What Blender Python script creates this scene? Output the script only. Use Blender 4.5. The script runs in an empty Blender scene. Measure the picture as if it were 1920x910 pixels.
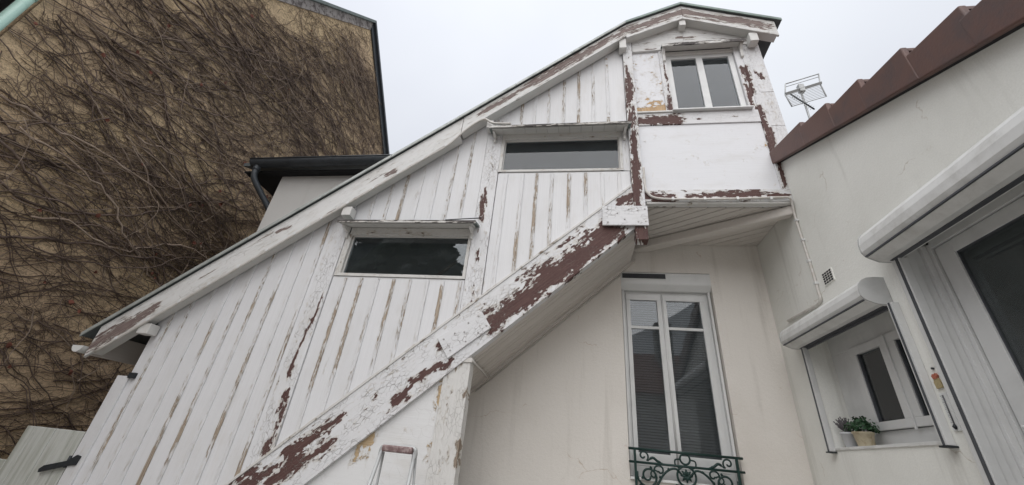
import bpy, bmesh, math, random
import numpy as np
from mathutils import Vector, Matrix
random.seed(7); rng = np.random.default_rng(7)
S = bpy.context.scene; C = S.collection
EYE = 1.6                      # eye height: z below is written relative to it

# ------------------------------------------------------------------ camera
cam = bpy.data.cameras.new('camera'); cam.sensor_width = 36.0
cam.lens = 36.0 * 733.77 / 1920.0; cam.clip_start = .05; cam.clip_end = 500
co = bpy.data.objects.new('camera', cam); C.objects.link(co); S.camera = co
yaw, pit, rol = -.1852122, .50209304, .10361371
fw = Vector((math.sin(yaw)*math.cos(pit), math.cos(yaw)*math.cos(pit), math.sin(pit)))
r0 = fw.cross(Vector((0, 0, 1))).normalized(); u0 = r0.cross(fw)
rt = math.cos(rol)*r0 + math.sin(rol)*u0; up = -math.sin(rol)*r0 + math.cos(rol)*u0
m3 = Matrix((rt, up, -fw)).transposed()
co.matrix_world = Matrix.Translation((0, 0, EYE)) @ m3.to_4x4()

# ------------------------------------------------------------------ world, sun, exposure
wd = bpy.data.worlds.new('World'); S.world = wd; wd.use_nodes = True
nt = wd.node_tree; nt.nodes.clear()
SUN_EL, SUN_AZ = math.radians(52), math.radians(195)
sky = nt.nodes.new('ShaderNodeTexSky'); sky.sky_type = 'NISHITA'; sky.sun_disc = False
sky.sun_elevation = SUN_EL; sky.sun_rotation = SUN_AZ; sky.dust_density = 6; sky.air_density = 1.5
b1 = nt.nodes.new('ShaderNodeBackground'); b1.inputs[1].default_value = .05
nt.links.new(sky.outputs[0], b1.inputs[0])
tc = nt.nodes.new('ShaderNodeTexCoord')
nz = nt.nodes.new('ShaderNodeTexNoise'); nz.inputs['Scale'].default_value = 1.3; nz.inputs['Detail'].default_value = 4
nt.links.new(tc.outputs['Generated'], nz.inputs['Vector'])
rp = nt.nodes.new('ShaderNodeValToRGB')                                     # overcast cloud layer
rp.color_ramp.elements[0].position = .3; rp.color_ramp.elements[0].color = (.435, .45, .495, 1)
rp.color_ramp.elements[1].position = .7; rp.color_ramp.elements[1].color = (.51, .53, .55, 1)
nt.links.new(nz.outputs[0], rp.inputs[0])
b2 = nt.nodes.new('ShaderNodeBackground'); b2.inputs[1].default_value = 1.0
# standard overcast distribution: (1 + 2 sin h) / 3, unity at 45 degrees
gm = nt.nodes.new('ShaderNodeSeparateXYZ'); nt.links.new(tc.outputs['Generated'], gm.inputs[0])
ma = nt.nodes.new('ShaderNodeMath'); ma.operation = 'MULTIPLY_ADD'; ma.use_clamp = False
mc = nt.nodes.new('ShaderNodeMath'); mc.operation = 'MAXIMUM'; mc.inputs[1].default_value = 0
nt.links.new(gm.outputs[2], mc.inputs[0]); nt.links.new(mc.outputs[0], ma.inputs[0])
ma.inputs[1].default_value = .828; ma.inputs[2].default_value = .414
nt.links.new(ma.outputs[0], b2.inputs[1])
nt.links.new(rp.outputs[0], b2.inputs[0])
mx = nt.nodes.new('ShaderNodeMixShader'); mx.inputs[0].default_value = .93
wo = nt.nodes.new('ShaderNodeOutputWorld')
nt.links.new(b1.outputs[0], mx.inputs[1]); nt.links.new(b2.outputs[0], mx.inputs[2]); nt.links.new(mx.outputs[0], wo.inputs[0])
sl = bpy.data.lights.new('sun', 'SUN'); sl.energy = 1.5; sl.angle = math.radians(80); sl.color = (1, .985, .97)
so = bpy.data.objects.new('sun', sl); C.objects.link(so)
sd = Vector((math.sin(SUN_AZ)*math.cos(SUN_EL), math.cos(SUN_AZ)*math.cos(SUN_EL), math.sin(SUN_EL)))
so.rotation_euler = (-sd).to_track_quat('-Z', 'Y').to_euler(); so.location = (0, -5, 20)
S.view_settings.view_transform = 'Standard'; S.view_settings.look = 'None'
S.view_settings.exposure = .92; S.view_settings.gamma = 1
S.render.engine = 'CYCLES'; S.cycles.max_bounces = 8; S.cycles.transparent_max_bounces = 12

# ------------------------------------------------------------------ materials
class NT:
    def __init__(s, name):
        s.m = bpy.data.materials.new(name); s.m.use_nodes = True; s.t = s.m.node_tree; s.t.nodes.clear()
        s.out = s.t.nodes.new('ShaderNodeOutputMaterial')
    def n(s, ty, ins=None, **kw):
        nd = s.t.nodes.new('ShaderNode' + ty)
        for k, v in kw.items(): setattr(nd, k, v)
        for k, v in (ins or {}).items(): s.set(nd, k, v)
        return nd
    def set(s, nd, k, v):
        sock = nd.inputs[k]
        if isinstance(v, bpy.types.NodeSocket): s.t.links.new(v, sock)
        elif isinstance(v, bpy.types.Node): s.t.links.new(v.outputs[0], sock)
        elif isinstance(v, (tuple, list)) and len(v) == 3 and sock.type == 'RGBA': sock.default_value = (*v, 1)
        else: sock.default_value = v
    def math(s, op, a, b=0.0, c=None, clamp=False):
        nd = s.n('Math', operation=op, use_clamp=clamp); s.set(nd, 0, a); s.set(nd, 1, b)
        if c is not None: s.set(nd, 2, c)
        return nd.outputs[0]
    def mix(s, f, a, b, bt='MIX'):
        nd = s.n('Mix', data_type='RGBA', blend_type=bt); s.set(nd, 0, f); s.set(nd, 6, a); s.set(nd, 7, b); return nd.outputs[2]
    def ramp(s, v, lo, hi, a=0.0, b=1.0):
        nd = s.n('MapRange', interpolation_type='SMOOTHSTEP'); s.set(nd, 0, v); s.set(nd, 1, lo); s.set(nd, 2, hi); s.set(nd, 3, a); s.set(nd, 4, b); return nd.outputs[0]
    def scale(s, vec, xyz):
        nd = s.n('VectorMath', operation='MULTIPLY'); s.set(nd, 0, vec); nd.inputs[1].default_value = xyz; return nd.outputs[0]
    def noise(s, vec, sc, det=5, ro=.6, dist=0):
        return s.n('TexNoise', {'Vector': vec, 'Scale': sc, 'Detail': det, 'Roughness': ro, 'Distortion': dist}).outputs[0]
    def bsdf(s, col, rough=.6, bump=None, bd=.005, bs=.7, **kw):
        p = s.n('BsdfPrincipled', {'Base Color': col, 'Roughness': rough, **{k.replace('_', ' '): v for k, v in kw.items()}})
        if bump is not None:
            b = s.n('Bump', {'Height': bump, 'Distance': bd, 'Strength': bs}); s.t.links.new(b.outputs[0], p.inputs['Normal'])
        s.t.links.new(p.outputs[0], s.out.inputs[0]); return s.m
    def obj(s): return s.n('TexCoord').outputs['Object']
    def uv(s): return s.n('TexCoord').outputs['UV']

def paint_mat(name, paint=(.70, .70, .712), under=(.070, .029, .026), under2=(.105, .055, .047), fs=(5, 17), cs=(15, 28), stain=(.55, .49, .41), amp=1.35, grain=.4):
    t = NT(name); uv = t.uv()
    pe = t.n('Attribute', attribute_name='peel').outputs['Fac']; cr = t.n('Attribute', attribute_name='crack').outputs['Fac']
    n1 = t.noise(t.scale(uv, (*fs, 1)), 1.0, 9, .74, .5)
    vo = t.n('TexVoronoi', {'Vector': t.scale(uv, (fs[0]*4.5, fs[1]*2.4, 1)), 'Scale': 1.0}, feature='F1')
    cell = t.n('SeparateColor', {0: vo.outputs['Color']}).outputs[0]
    fld = t.math('ADD', pe, t.math('MULTIPLY', t.math('SUBTRACT', n1, .5), amp))
    n0 = t.noise(t.scale(uv, (fs[0]*.5, fs[1]*.45, 1)), 1.0, 3, .5)
    fld = t.math('ADD', fld, t.math('MULTIPLY', t.math('SUBTRACT', n0, .5), .7))
    fld = t.math('ADD', fld, t.math('MULTIPLY', t.math('SUBTRACT', cell, .5), .30))
    mask = t.ramp(fld, .485, .515)
    rim = t.math('SUBTRACT', t.ramp(fld, .30, .49), mask, clamp=True)
    gr = t.noise(t.scale(uv, (2.5, 130, 1)), 1.0, 4, .6)
    und = t.mix(t.ramp(gr, .38, .64), under, under2)
    und = t.mix(t.ramp(t.noise(t.scale(uv, (5, 26, 1)), 1.0, 6, .7), .52, .78, 0, .45), und, tuple(min(1, c*1.9+.03) for c in under2))
    dv = t.n('VectorMath', {0: uv}, operation='ADD')
    nd = t.n('TexNoise', {'Vector': t.scale(uv, (9, 9, 1)), 'Scale': 1.0, 'Detail': 3})
    t.set(dv, 1, t.scale(nd.outputs['Color'], (.06, .06, 0)))
    ve = t.n('TexVoronoi', {'Vector': t.scale(dv.outputs[0], (*cs, 1)), 'Scale': 1.0}, feature='DISTANCE_TO_EDGE')
    ln = t.ramp(ve.outputs['Distance'], .008, .04, 1, 0)
    gate = t.ramp(t.noise(t.scale(uv, (3, 6, 1)), 1.0, 3), .40, .62)
    crk = t.math('MULTIPLY', t.math('MULTIPLY', ln, cr), gate)
    # the coat itself: brush streaks along the grain, grime, a touch of per-piece variation
    st = t.noise(t.scale(uv, (1.1, 60, 1)), 1.0, 5, .6)
    dirt = t.noise(t.scale(uv, (1.4, 3.5, 1)), 1.0, 6, .65)
    rnd = t.n('ObjectInfo').outputs['Random']
    pc = t.mix(t.ramp(st, .35, .75, 0, grain), paint, tuple(c*.84 for c in paint))
    pc = t.mix(t.ramp(dirt, .48, .78, 0, .55), pc, tuple(a*b for a, b in zip(paint, (.80, .77, .72))))
    pc = t.mix(t.math('MULTIPLY', rnd, .35), pc, tuple(a*b for a, b in zip(paint, (.86, .86, .85))))
    pc = t.mix(t.math('MULTIPLY', rim, .55), pc, stain)
    col = t.mix(mask, pc, und)
    col = t.mix(t.math('MULTIPLY', crk, .7), col, (.20, .17, .15))
    h = t.math('ADD', t.math('MULTIPLY', t.math('SUBTRACT', 1.0, mask), 1.0), t.math('MULTIPLY', st, .22))
    h = t.math('ADD', h, t.math('MULTIPLY', t.math('MULTIPLY', rim, cell), .5))
    h = t.math('SUBTRACT', h, t.math('MULTIPLY', crk, .7))
    h = t.math('ADD', h, t.math('MULTIPLY', gr, .25))
    return t.bsdf(col, t.math('MULTIPLY_ADD', mask, .2, .58), h, .007, .9)

def stucco(name, col, stain, dark, sc=1.0, bd=.004, drip=.5, spots=(.33, .24, .16), sp=.4, blotch=.6):
    t = NT(name); o = t.obj()
    big = t.noise(t.scale(o, (.5, .5, .45)), 1.0, 6, .62)
    med = t.noise(o, 2.6, 7, .68, .5); fine = t.noise(o, 90*sc, 4, .6); fine2 = t.noise(o, 28*sc, 5, .6)
    dr = t.noise(t.scale(o, (5, 5, .35)), 1.0, 5, .65)
    c = t.mix(t.ramp(big, .38, .68, 0, blotch), col, stain)
    c = t.mix(t.ramp(dr, .52, .8, 0, drip), c, dark)
    c = t.mix(t.ramp(med, .60, .80, 0, .5), c, stain)
    c = t.mix(t.ramp(t.noise(o, 3.3, 8, .75, 1.2), .70, .74, 0, sp), c, spots)
    c = t.mix(t.ramp(fine, .3, .7, 0, .16), c, dark)
    vo = t.n('TexVoronoi', {'Vector': t.n('VectorMath', {0: o, 1: t.scale(t.n('TexNoise', {'Vector': o, 'Scale': 3.0, 'Detail': 5}).outputs['Color'], (.5, .5, .5))}, operation='ADD').outputs[0], 'Scale': .9}, feature='DISTANCE_TO_EDGE')
    hair = t.math('MULTIPLY', t.ramp(vo.outputs['Distance'], .001, .006, 1, 0), t.ramp(med, .5, .6))
    c = t.mix(t.math('MULTIPLY', hair, .45), c, spots)
    h = t.math('ADD', t.math('MULTIPLY', fine2, 1.0), t.math('MULTIPLY', fine, .5))
    h = t.math('SUBTRACT', h, t.math('MULTIPLY', hair, .5))
    return t.bsdf(c, .85, h, bd, .6)

def plain(name, col, rough=.5, metal=0.0, var=.25, sc=6, bd=.001, dirt=None, spec=.5):
    t = NT(name); o = t.obj()
    n = t.noise(o, sc, 6, .65, .3)
    d = dirt or tuple(c*.6 for c in col)
    c = t.mix(t.ramp(n, .42, .75, 0, var*2), col, d)
    c = t.mix(t.math('MULTIPLY', t.n('ObjectInfo').outputs['Random'], .5*var), c, d)
    c = t.mix(t.ramp(t.noise(t.scale(o, (9, 9, 1.2)), 1.0, 5, .7), .5, .8, 0, var), c, d)
    return t.bsdf(c, t.math('MULTIPLY_ADD', n, .25, rough-.1), t.noise(o, 45, 4), bd, .4, Metallic=metal, Specular_IOR_Level=spec)

def glass(name, ior, tint, dust_haze=.035):
    t = NT(name); o = t.obj()
    fr = t.n('Fresnel', {'IOR': ior})
    g = t.n('BsdfGlossy', {'Color': (.95, .97, 1), 'Roughness': .02})
    b = t.n('Bump', {'Height': t.noise(o, 1.6, 2), 'Distance': .004, 'Strength': .12}); t.t.links.new(b.outputs[0], g.inputs['Normal'])
    tr = t.n('BsdfTransparent', {'Color': tint})
    m = t.n('MixShader', {0: fr, 1: tr, 2: g})
    du = t.n('BsdfDiffuse', {'Color': (.42, .46, .47)})  # dust-like haze put into the glass colour to lift black panes
    dm = t.math('MULTIPLY_ADD', t.ramp(t.noise(t.scale(o, (2, 2, 7)), 1.0, 6, .7, .8), .45, .8), .05, dust_haze)
    m2 = t.n('MixShader', {0: dm, 1: m, 2: du}); t.t.links.new(m2.outputs[0], t.out.inputs[0])
    return t.m

M = {}
M['board'] = paint_mat('board_paint', under=(.28, .21, .14), under2=(.40, .32, .235), fs=(4, 40), cs=(5, 60), amp=.9)
M['batten'] = paint_mat('batten_paint', under=(.245, .185, .135), under2=(.44, .375, .30), fs=(4.5, 55), cs=(8, 60), amp=1.0)
M['beam'] = paint_mat('beam_paint')
M['fascia'] = paint_mat('fascia_paint', paint=(.66, .655, .645), under=(.12, .08, .075), under2=(.25, .20, .18), fs=(2.6, 24), cs=(6, 30), amp=1.7)
M['panel'] = paint_mat('panel_paint', paint=(.72, .725, .75), under=(.42, .27, .14), under2=(.50, .36, .22), fs=(9, 11), cs=(8, 8), amp=.95, grain=.15)
M['lower'] = paint_mat('lower_wall_paint', paint=(.70, .70, .70), under=(.42, .30, .17), under2=(.52, .40, .26), fs=(8, 9), cs=(9, 9), amp=1.0, grain=.1)
M['trim'] = paint_mat('trim_paint', paint=(.64, .63, .61), under=(.2, .15, .11), under2=(.3, .25, .2))
M['hoodpaint'] = paint_mat('hood_edge_paint', paint=(.60, .59, .57), under=(.03, .028, .028), under2=(.09, .075, .07), fs=(4, 40), cs=(9, 40))
M['soffit'] = paint_mat('soffit_paint', paint=(.62, .58, .54), under=(.2, .15, .11), under2=(.3, .25, .2))
M['house'] = stucco('house_render', (.75, .715, .67), (.64, .60, .55), (.47, .435, .39), bd=.007, sp=.6, spots=(.44, .30, .20), drip=.6, blotch=.85)
M['annex'] = stucco('annex_render', (.83, .83, .79), (.71, .71, .665), (.50, .49, .45), drip=.75, blotch=.9, sp=.4, spots=(.40, .33, .25))
M['house_shaded'] = stucco('house_shaded_render', (.55, .54, .52), (.48, .47, .45), (.40, .38, .36), sp=0, drip=.3)  # same house render, shading near the gutter put into a greyer, darker colour
M['gable'] = None
M['pvc'] = plain('white_pvc', (.66, .665, .66), .35, var=.15, sc=3, bd=.0004)
M['pvc_dirty'] = plain('shutter_box_paint', (.70, .705, .695), .4, var=.22, sc=5, bd=.0006, dirt=(.34, .33, .30))
M['pvc_grey'] = plain('grey_end_cap', (.50, .505, .50), .5, var=.2, sc=4)
M['alu'] = plain('aluminium', (.44, .45, .45), .5, .25, var=.3, sc=14, dirt=(.3, .3, .29))
M['rail_dark'] = plain('track_rubber', (.075, .08, .09), .5, var=.3)
M['zinc'] = plain('zinc', (.17, .20, .195), .55, .25, var=.4, sc=4, dirt=(.09, .115, .10))
M['zinc_light'] = plain('verge_zinc', (.40, .42, .405), .5, .2, var=.45, sc=6, dirt=(.20, .225, .205))
M['zinc_green'] = plain('green_zinc', (.16, .215, .19), .5, .15, var=.35, sc=6, dirt=(.09, .115, .105))
M['slate_gutter'] = plain('slate_gutter', (.065, .074, .084), .42, .2, var=.35, sc=5)
M['roofing'] = plain('roof_zinc_sheet', (.12, .135, .14), .55, .3, var=.3, sc=3)
M['rust'] = plain('rust_tile', (.128, .064, .05), .5, .1, var=.45, sc=4, bd=.004, dirt=(.085, .060, .058))
M['iron'] = plain('green_iron', (.008, .034, .029), .45, .2, var=.3, sc=12)
M['blackiron'] = plain('hinge_iron', (.03, .035, .04), .6, .3, var=.4, sc=20)
M['maroon'] = plain('maroon_plastic', (.12, .06, .06), .6, var=.6, sc=26, dirt=(.34, .27, .26))
M['cable'] = plain('cable_white', (.60, .58, .55), .5, var=.35, sc=16, dirt=(.42, .38, .33))
M['nail'] = plain('nail_paint', (.45, .44, .43), .5, var=.4, sc=40)
M['dark'] = plain('dark_void', (.012, .012, .014), .9, var=.2, bd=0)
M['inside'] = plain('inside_wall', (.30, .31, .29), .9, var=.2)
M['blind'] = plain('blind_slat', (.30, .305, .31), .5, var=.15, sc=3)
M['pole'] = plain('handrail_wood', (.20, .12, .07), .5, var=.4, sc=9)
M['glass'] = glass('pane_glass', 1.58, (.66, .70, .71))
M['glass_dark'] = glass('shaded_glass', 1.42, (.45, .49, .48))
M['glass_door'] = glass('door_glass', 1.5, (.6, .66, .63), .085)
M['glass_clear'] = glass('clear_glass', 1.55, (.8, .82, .83))
M['mint'] = plain('mint_pipe', (.42, .62, .54), .4, var=.35, sc=6, dirt=(.16, .30, .25))
M['brick'] = plain('red_wall', (.20, .055, .05), .8, var=.4, sc=8)
M['verge'] = plain('verge_board', (.52, .48, .45), .7, var=.9, sc=9, dirt=(.10, .08, .075), bd=.006)
M['terracotta'] = plain('roof_tile', (.22, .09, .06), .8, var=.4, sc=5, bd=.01)
M['pot_white'] = plain('white_pot', (.62, .63, .65), .35, var=.1)
M['pot_cream'] = plain('cream_pot', (.64, .57, .42), .6, var=.4, sc=22, dirt=(.36, .27, .15))
M['leaf'] = plain('leaf_green', (.030, .085, .035), .5, var=.5, sc=30)
M['lavender'] = plain('lavender_grey', (.15, .14, .15), .8, var=.5, sc=40)
M['soil'] = plain('soil', (.03, .022, .015), .9)
M['thermo'] = plain('thermometer_white', (.66, .67, .66), .35, var=.05)
M['ink'] = plain('scale_ink', (.10, .10, .11), .6, var=.1)
M['redpaint'] = plain('ornament_red', (.42, .13, .08), .5, var=.2)
M['yellowpaint'] = plain('ornament_ochre', (.42, .34, .18), .5, var=.3, sc=60)
M['conifer'] = plain('evergreen', (.10, .13, .085), .7, var=.5, sc=2)
M['bark'] = plain('bark', (.08, .06, .045), .9, var=.5, sc=9)

# gate: dirty white paint with green algae
t = NT('gate_paint'); o = t.obj()
c = t.mix(t.ramp(t.noise(t.scale(o, (14, 1, 1.1)), 1.0, 6, .65), .40, .70, 0, .9), (.52, .53, .50), (.30, .31, .26))
c = t.mix(t.ramp(t.noise(t.scale(o, (40, 1, 2.5)), 1.0, 5, .7), .55, .75, 0, .6), c, (.20, .20, .16))
M['gate'] = t.bsdf(c, .75, t.noise(t.scale(o, (60, 1, 3)), 1.0, 4), .003, .5)
# gable wall behind the creeper: ochre render with grime, rootlet traces and stem shade painted as dark streaks
t = NT('gable_render'); o = t.obj()
big = t.noise(t.scale(o, (1, .6, .75)), .9, 6, .62)
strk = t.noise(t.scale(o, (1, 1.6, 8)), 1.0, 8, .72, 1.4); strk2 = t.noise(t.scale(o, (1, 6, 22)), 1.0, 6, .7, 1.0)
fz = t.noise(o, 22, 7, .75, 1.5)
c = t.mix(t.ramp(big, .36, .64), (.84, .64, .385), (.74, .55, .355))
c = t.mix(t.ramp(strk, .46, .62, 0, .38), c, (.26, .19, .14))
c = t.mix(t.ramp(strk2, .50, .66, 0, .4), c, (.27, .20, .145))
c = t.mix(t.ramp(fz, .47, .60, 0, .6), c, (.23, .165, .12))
hv = t.n('SeparateXYZ', {0: o}).outputs[2]
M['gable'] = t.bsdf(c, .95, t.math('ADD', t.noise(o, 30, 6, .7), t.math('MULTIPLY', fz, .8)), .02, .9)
def vine_mat(name, a, b):
    t = NT(name); o = t.obj(); n = t.noise(o, 3.0, 5, .7); n2 = t.noise(o, 30, 3)
    c = t.mix(t.ramp(n, .36, .66), a, b); c = t.mix(t.ramp(n2, .4, .7, 0, .5), c, tuple(x*.5 for x in a))
    return t.bsdf(c, .85, n2, .004, .6)
M['stem'] = vine_mat('creeper_stem', (.40, .31, .24), (.23, .165, .125))
M['twig'] = vine_mat('creeper_twig', (.19, .135, .105), (.09, .062, .050))
M['dryleaf'] = plain('dry_leaf', (.16, .05, .028), .8, var=.5, sc=12)
t = NT('courtyard_paving'); o = t.obj()
bk = t.n('TexBrick', {'Vector': o, 'Scale': 2.5, 'Color1': (.40, .385, .36), 'Color2': (.34, .33, .31), 'Mortar': (.2, .19, .18), 'Mortar Size': .012})
M['paving'] = t.bsdf(t.mix(t.ramp(t.noise(o, 1.5, 6), .4, .7, 0, .5), bk.outputs[0], (.28, .265, .24)), .85, t.noise(o, 40, 4), .003, .5)

# ------------------------------------------------------------------ builders
def thing(name, label, cat, loc=(0, 0, 0), group=None, kind=None):
    o = bpy.data.objects.new(name, None); C.objects.link(o); o.location = loc; o.empty_display_size = .2
    o['label'] = label; o['category'] = cat
    if group: o['group'] = group
    return o
def origin(p):
    v = Vector((0, 0, 0))
    while p: v = v + p.location; p = p.parent
    return v
def mk(name, verts, faces, mat, parent=None, recalc=True, uv=None, attrs=None, smooth=False, raw=False):
    """one mesh object; verts are (x, y, z relative to eye height) unless raw"""
    me = bpy.data.meshes.new(name)
    og = origin(parent) if parent else Vector((0, 0, 0))
    vs = [(v[0]-og.x, v[1]-og.y, v[2]+(0 if raw else EYE)-og.z) for v in verts]
    me.from_pydata(vs, [], faces)
    if recalc:
        bm = bmesh.new(); bm.from_mesh(me); bmesh.ops.recalc_face_normals(bm, faces=bm.faces); bm.to_mesh(me); bm.free()
    ul = me.uv_layers.new(name='UVMap')
    off = (random.random()*40, random.random()*40)
    if uv is None:
        dat = []
        for p in me.polygons:
            n = p.normal; ax = max(range(3), key=lambda i: abs(n[i]))
            i, j = ((1, 2), (2, 0), (0, 1))[ax]
            for li in p.loop_indices:
                q = me.vertices[me.loops[li].vertex_index].co; dat += [q[i]+off[0], q[j]+off[1]]
    else:
        dat = []
        for l in me.loops: a = uv[l.vertex_index]; dat += [a[0]+off[0], a[1]+off[1]]
    ul.data.foreach_set('uv', dat)
    for k, vals in (attrs or {}).items():
        at = me.attributes.new(k, 'FLOAT', 'POINT'); at.data.foreach_set('value', vals)
    if smooth: me.polygons.foreach_set('use_smooth', [True]*len(me.polygons))
    me.materials.append(mat if not isinstance(mat, str) else M[mat]); me.update()
    o = bpy.data.objects.new(name, me); C.objects.link(o)
    if parent: o.parent = parent
    return o
def struct(o, kind='structure'): o['kind'] = kind; return o

def segd(x, z, s):
    x1, z1, x2, z2, w = s; dx, dz = x2-x1, z2-z1; L = dx*dx+dz*dz
    k = 0 if L < 1e-9 else max(0, min(1, ((x-x1)*dx+(z-z1)*dz)/L))
    return math.hypot(x-x1-k*dx, z-z1-k*dz)/w
def peelfn(segs, base=.06):
    def f(x, z):
        v = base
        for s in segs: v = max(v, min(.76, .5+.30*(1-segd(x, z, s))))
        return v
    return f
def plank(name, A, B, Cc, D, yf, th, mat, parent, du=.12, nv=3, bev=.003, peel=None, crack=0.0, rough=.0012):
    """a board facing the yard (-y): A->B runs along the grain at one edge, D->C along the other edge; points are (x, z)"""
    L = math.hypot(B[0]-A[0], B[1]-A[1]); Wd = math.hypot(D[0]-A[0], D[1]-A[1]); Wd = max(Wd, 1e-3)
    ex, ez = (B[0]-A[0])/L, (B[1]-A[1])/L
    nu = max(2, int(L/du)); eu = min(.2, bev/max(L, .01)); ev = min(.3, bev/Wd)
    us = [0, eu]+[eu+(1-2*eu)*i/nu for i in range(1, nu)]+[1-eu, 1]
    vs_ = [0, ev]+[ev+(1-2*ev)*i/nv for i in range(1, nv)]+[1-ev, 1]
    V = []; UV = []; pe = []; ck = []
    nU, nV = len(us), len(vs_)
    for i, u in enumerate(us):
        jit = random.uniform(-rough, rough)
        for j, v in enumerate(vs_):
            x = (A[0]*(1-u)+B[0]*u)*(1-v)+(D[0]*(1-u)+Cc[0]*u)*v
            z = (A[1]*(1-u)+B[1]*u)*(1-v)+(D[1]*(1-u)+Cc[1]*u)*v
            edge = i in (0, nU-1) or j in (0, nV-1)
            V.append((x+(jit if j in (0, nV-1) else 0), yf+(bev if edge else 0)+jit*.6, z)); UV.append(((x-A[0])*ex+(z-A[1])*ez, -(x-A[0])*ez+(z-A[1])*ex))
            pe.append(peel(x, z) if peel else 0.0); ck.append(crack if not callable(crack) else crack(x, z))
    F = [(i*nV+j, (i+1)*nV+j, (i+1)*nV+j+1, i*nV+j+1) for i in range(nU-1) for j in range(nV-1)]
    ring = [i*nV for i in range(nU)]+[(nU-1)*nV+j for j in range(1, nV)]+[i*nV+nV-1 for i in range(nU-2, -1, -1)]+[j for j in range(nV-2, 0, -1)]
    b0 = len(V)
    for r in ring:
        x, y, z = V[r]; V.append((x, yf+th, z)); UV.append((UV[r][0]+.01, UV[r][1]+.02)); pe.append(pe[r]*.6); ck.append(0)
    n = len(ring)
    for k in range(n): F.append((ring[k], ring[(k+1) % n], b0+(k+1) % n, b0+k))
    F.append(tuple(b0+k for k in range(n)))
    return mk(name, V, F, mat, parent, uv=UV, attrs={'peel': pe, 'crack': ck})
def rect(name, x0, x1, z0, z1, yf, th, mat, parent, along='x', **kw):
    if along == 'x': return plank(name, (x0, z0), (x1, z0), (x1, z1), (x0, z1), yf, th, mat, parent, **kw)
    return plank(name, (x0, z0), (x0, z1), (x1, z1), (x1, z0), yf, th, mat, parent, **kw)
def geo_prism(poly, ax, a0, a1):
    n = len(poly); f = {'x': lambda p, a: (a, p[0], p[1]), 'y': lambda p, a: (p[0], a, p[1]), 'z': lambda p, a: (p[0], p[1], a)}[ax]
    V = [f(p, a0) for p in poly]+[f(p, a1) for p in poly]
    F = [tuple(range(n)), tuple(range(n, 2*n))]+[(i, (i+1) % n, n+(i+1) % n, n+i) for i in range(n)]
    return V, F
def join(*gs):
    V = []; F = []
    for v, f in gs: b = len(V); V += v; F += [tuple(i+b for i in q) for q in f]
    return V, F
def geo_box(x0, x1, y0, y1, z0, z1): return geo_prism([(x0, y0), (x1, y0), (x1, y1), (x0, y1)], 'z', z0, z1)
def prism(name, poly, ax, a0, a1, mat, parent=None, **kw): return mk(name, *geo_prism(poly, ax, a0, a1), mat, parent, **kw)
def box(name, x0, x1, y0, y1, z0, z1, mat, parent=None, bev=.003):
    o = mk(name, *geo_box(x0, x1, y0, y1, z0, z1), mat, parent)
    if bev:
        md = o.modifiers.new('bevel', 'BEVEL'); md.width = bev; md.segments = 2; md.limit_method = 'ANGLE'
    return o
def geo_tube(pts, r, n=8, cap=True):
    P = [Vector(p) for p in pts]; V = []; F = []
    R = r if isinstance(r, (list, tuple)) else [r]*len(P)
    prev = None
    for i, p in enumerate(P):
        d = (P[min(i+1, len(P)-1)]-P[max(i-1, 0)]).normalized()
        a = prev if prev is not None else (Vector((0, 0, 1)) if abs(d.z) < .9 else Vector((1, 0, 0)))
        a = (a-d*a.dot(d)); a = a.normalized() if a.length > 1e-5 else d.orthogonal().normalized()
        prev = a; b = d.cross(a)
        for k in range(n):
            q = p+(a*math.cos(2*math.pi*k/n)+b*math.sin(2*math.pi*k/n))*R[i]; V.append(tuple(q))
    for i in range(len(P)-1):
        for k in range(n): F.append((i*n+k, i*n+(k+1) % n, (i+1)*n+(k+1) % n, (i+1)*n+k))
    if cap: F.append(tuple(range(n))); F.append(tuple(range((len(P)-1)*n, len(P)*n)))
    return V, F
def tube(name, pts, r, mat, parent=None, n=8): return mk(name, *geo_tube(pts, r, n), mat, parent, smooth=True)
def smoothpath(pts, k=6):
    out = []; P = [Vector(p) for p in pts]
    for i in range(len(P)-1):
        p0, p1, p2, p3 = P[max(i-1, 0)], P[i], P[i+1], P[min(i+2, len(P)-1)]
        for j in range(k):
            t_ = j/k; out.append(.5*((2*p1)+(-p0+p2)*t_+(2*p0-5*p1+4*p2-p3)*t_*t_+(-p0+3*p1-3*p2+p3)*t_**3))
    return out+[P[-1]]
def clip(poly, nx, ny, d):         # keep nx*x+ny*y <= d
    out = []
    for i in range(len(poly)):
        a, b = poly[i], poly[(i+1) % len(poly)]; fa, fb = nx*a[0]+ny*a[1]-d, nx*b[0]+ny*b[1]-d
        if fa <= 0: out.append(a)
        if fa*fb < 0: k = fa/(fa-fb); out.append((a[0]+k*(b[0]-a[0]), a[1]+k*(b[1]-a[1])))
    return out

# ================================================================== the ground
G = -EYE
struct(mk('ground', *geo_box(-60, 60, -60, 60, G-.3, G), 'paving'))

# ================================================================== timber stair house
YF = 4.0
TS = thing('timber_stair_house', 'white board and batten covered staircase with peeling maroon beams, rising to a small gabled landing', 'staircase', (-2, 4.5, 0))
zs_top = lambda x: 2.434+.895*x          # stringer top
zs_bot = lambda x: 1.83+.90*x            # stringer bottom
zr = lambda x: 5.5235+.82*x               # top of rake at the verge
zr_b = lambda x: zr(x)-.12               # boards stop under the roof deck

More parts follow.
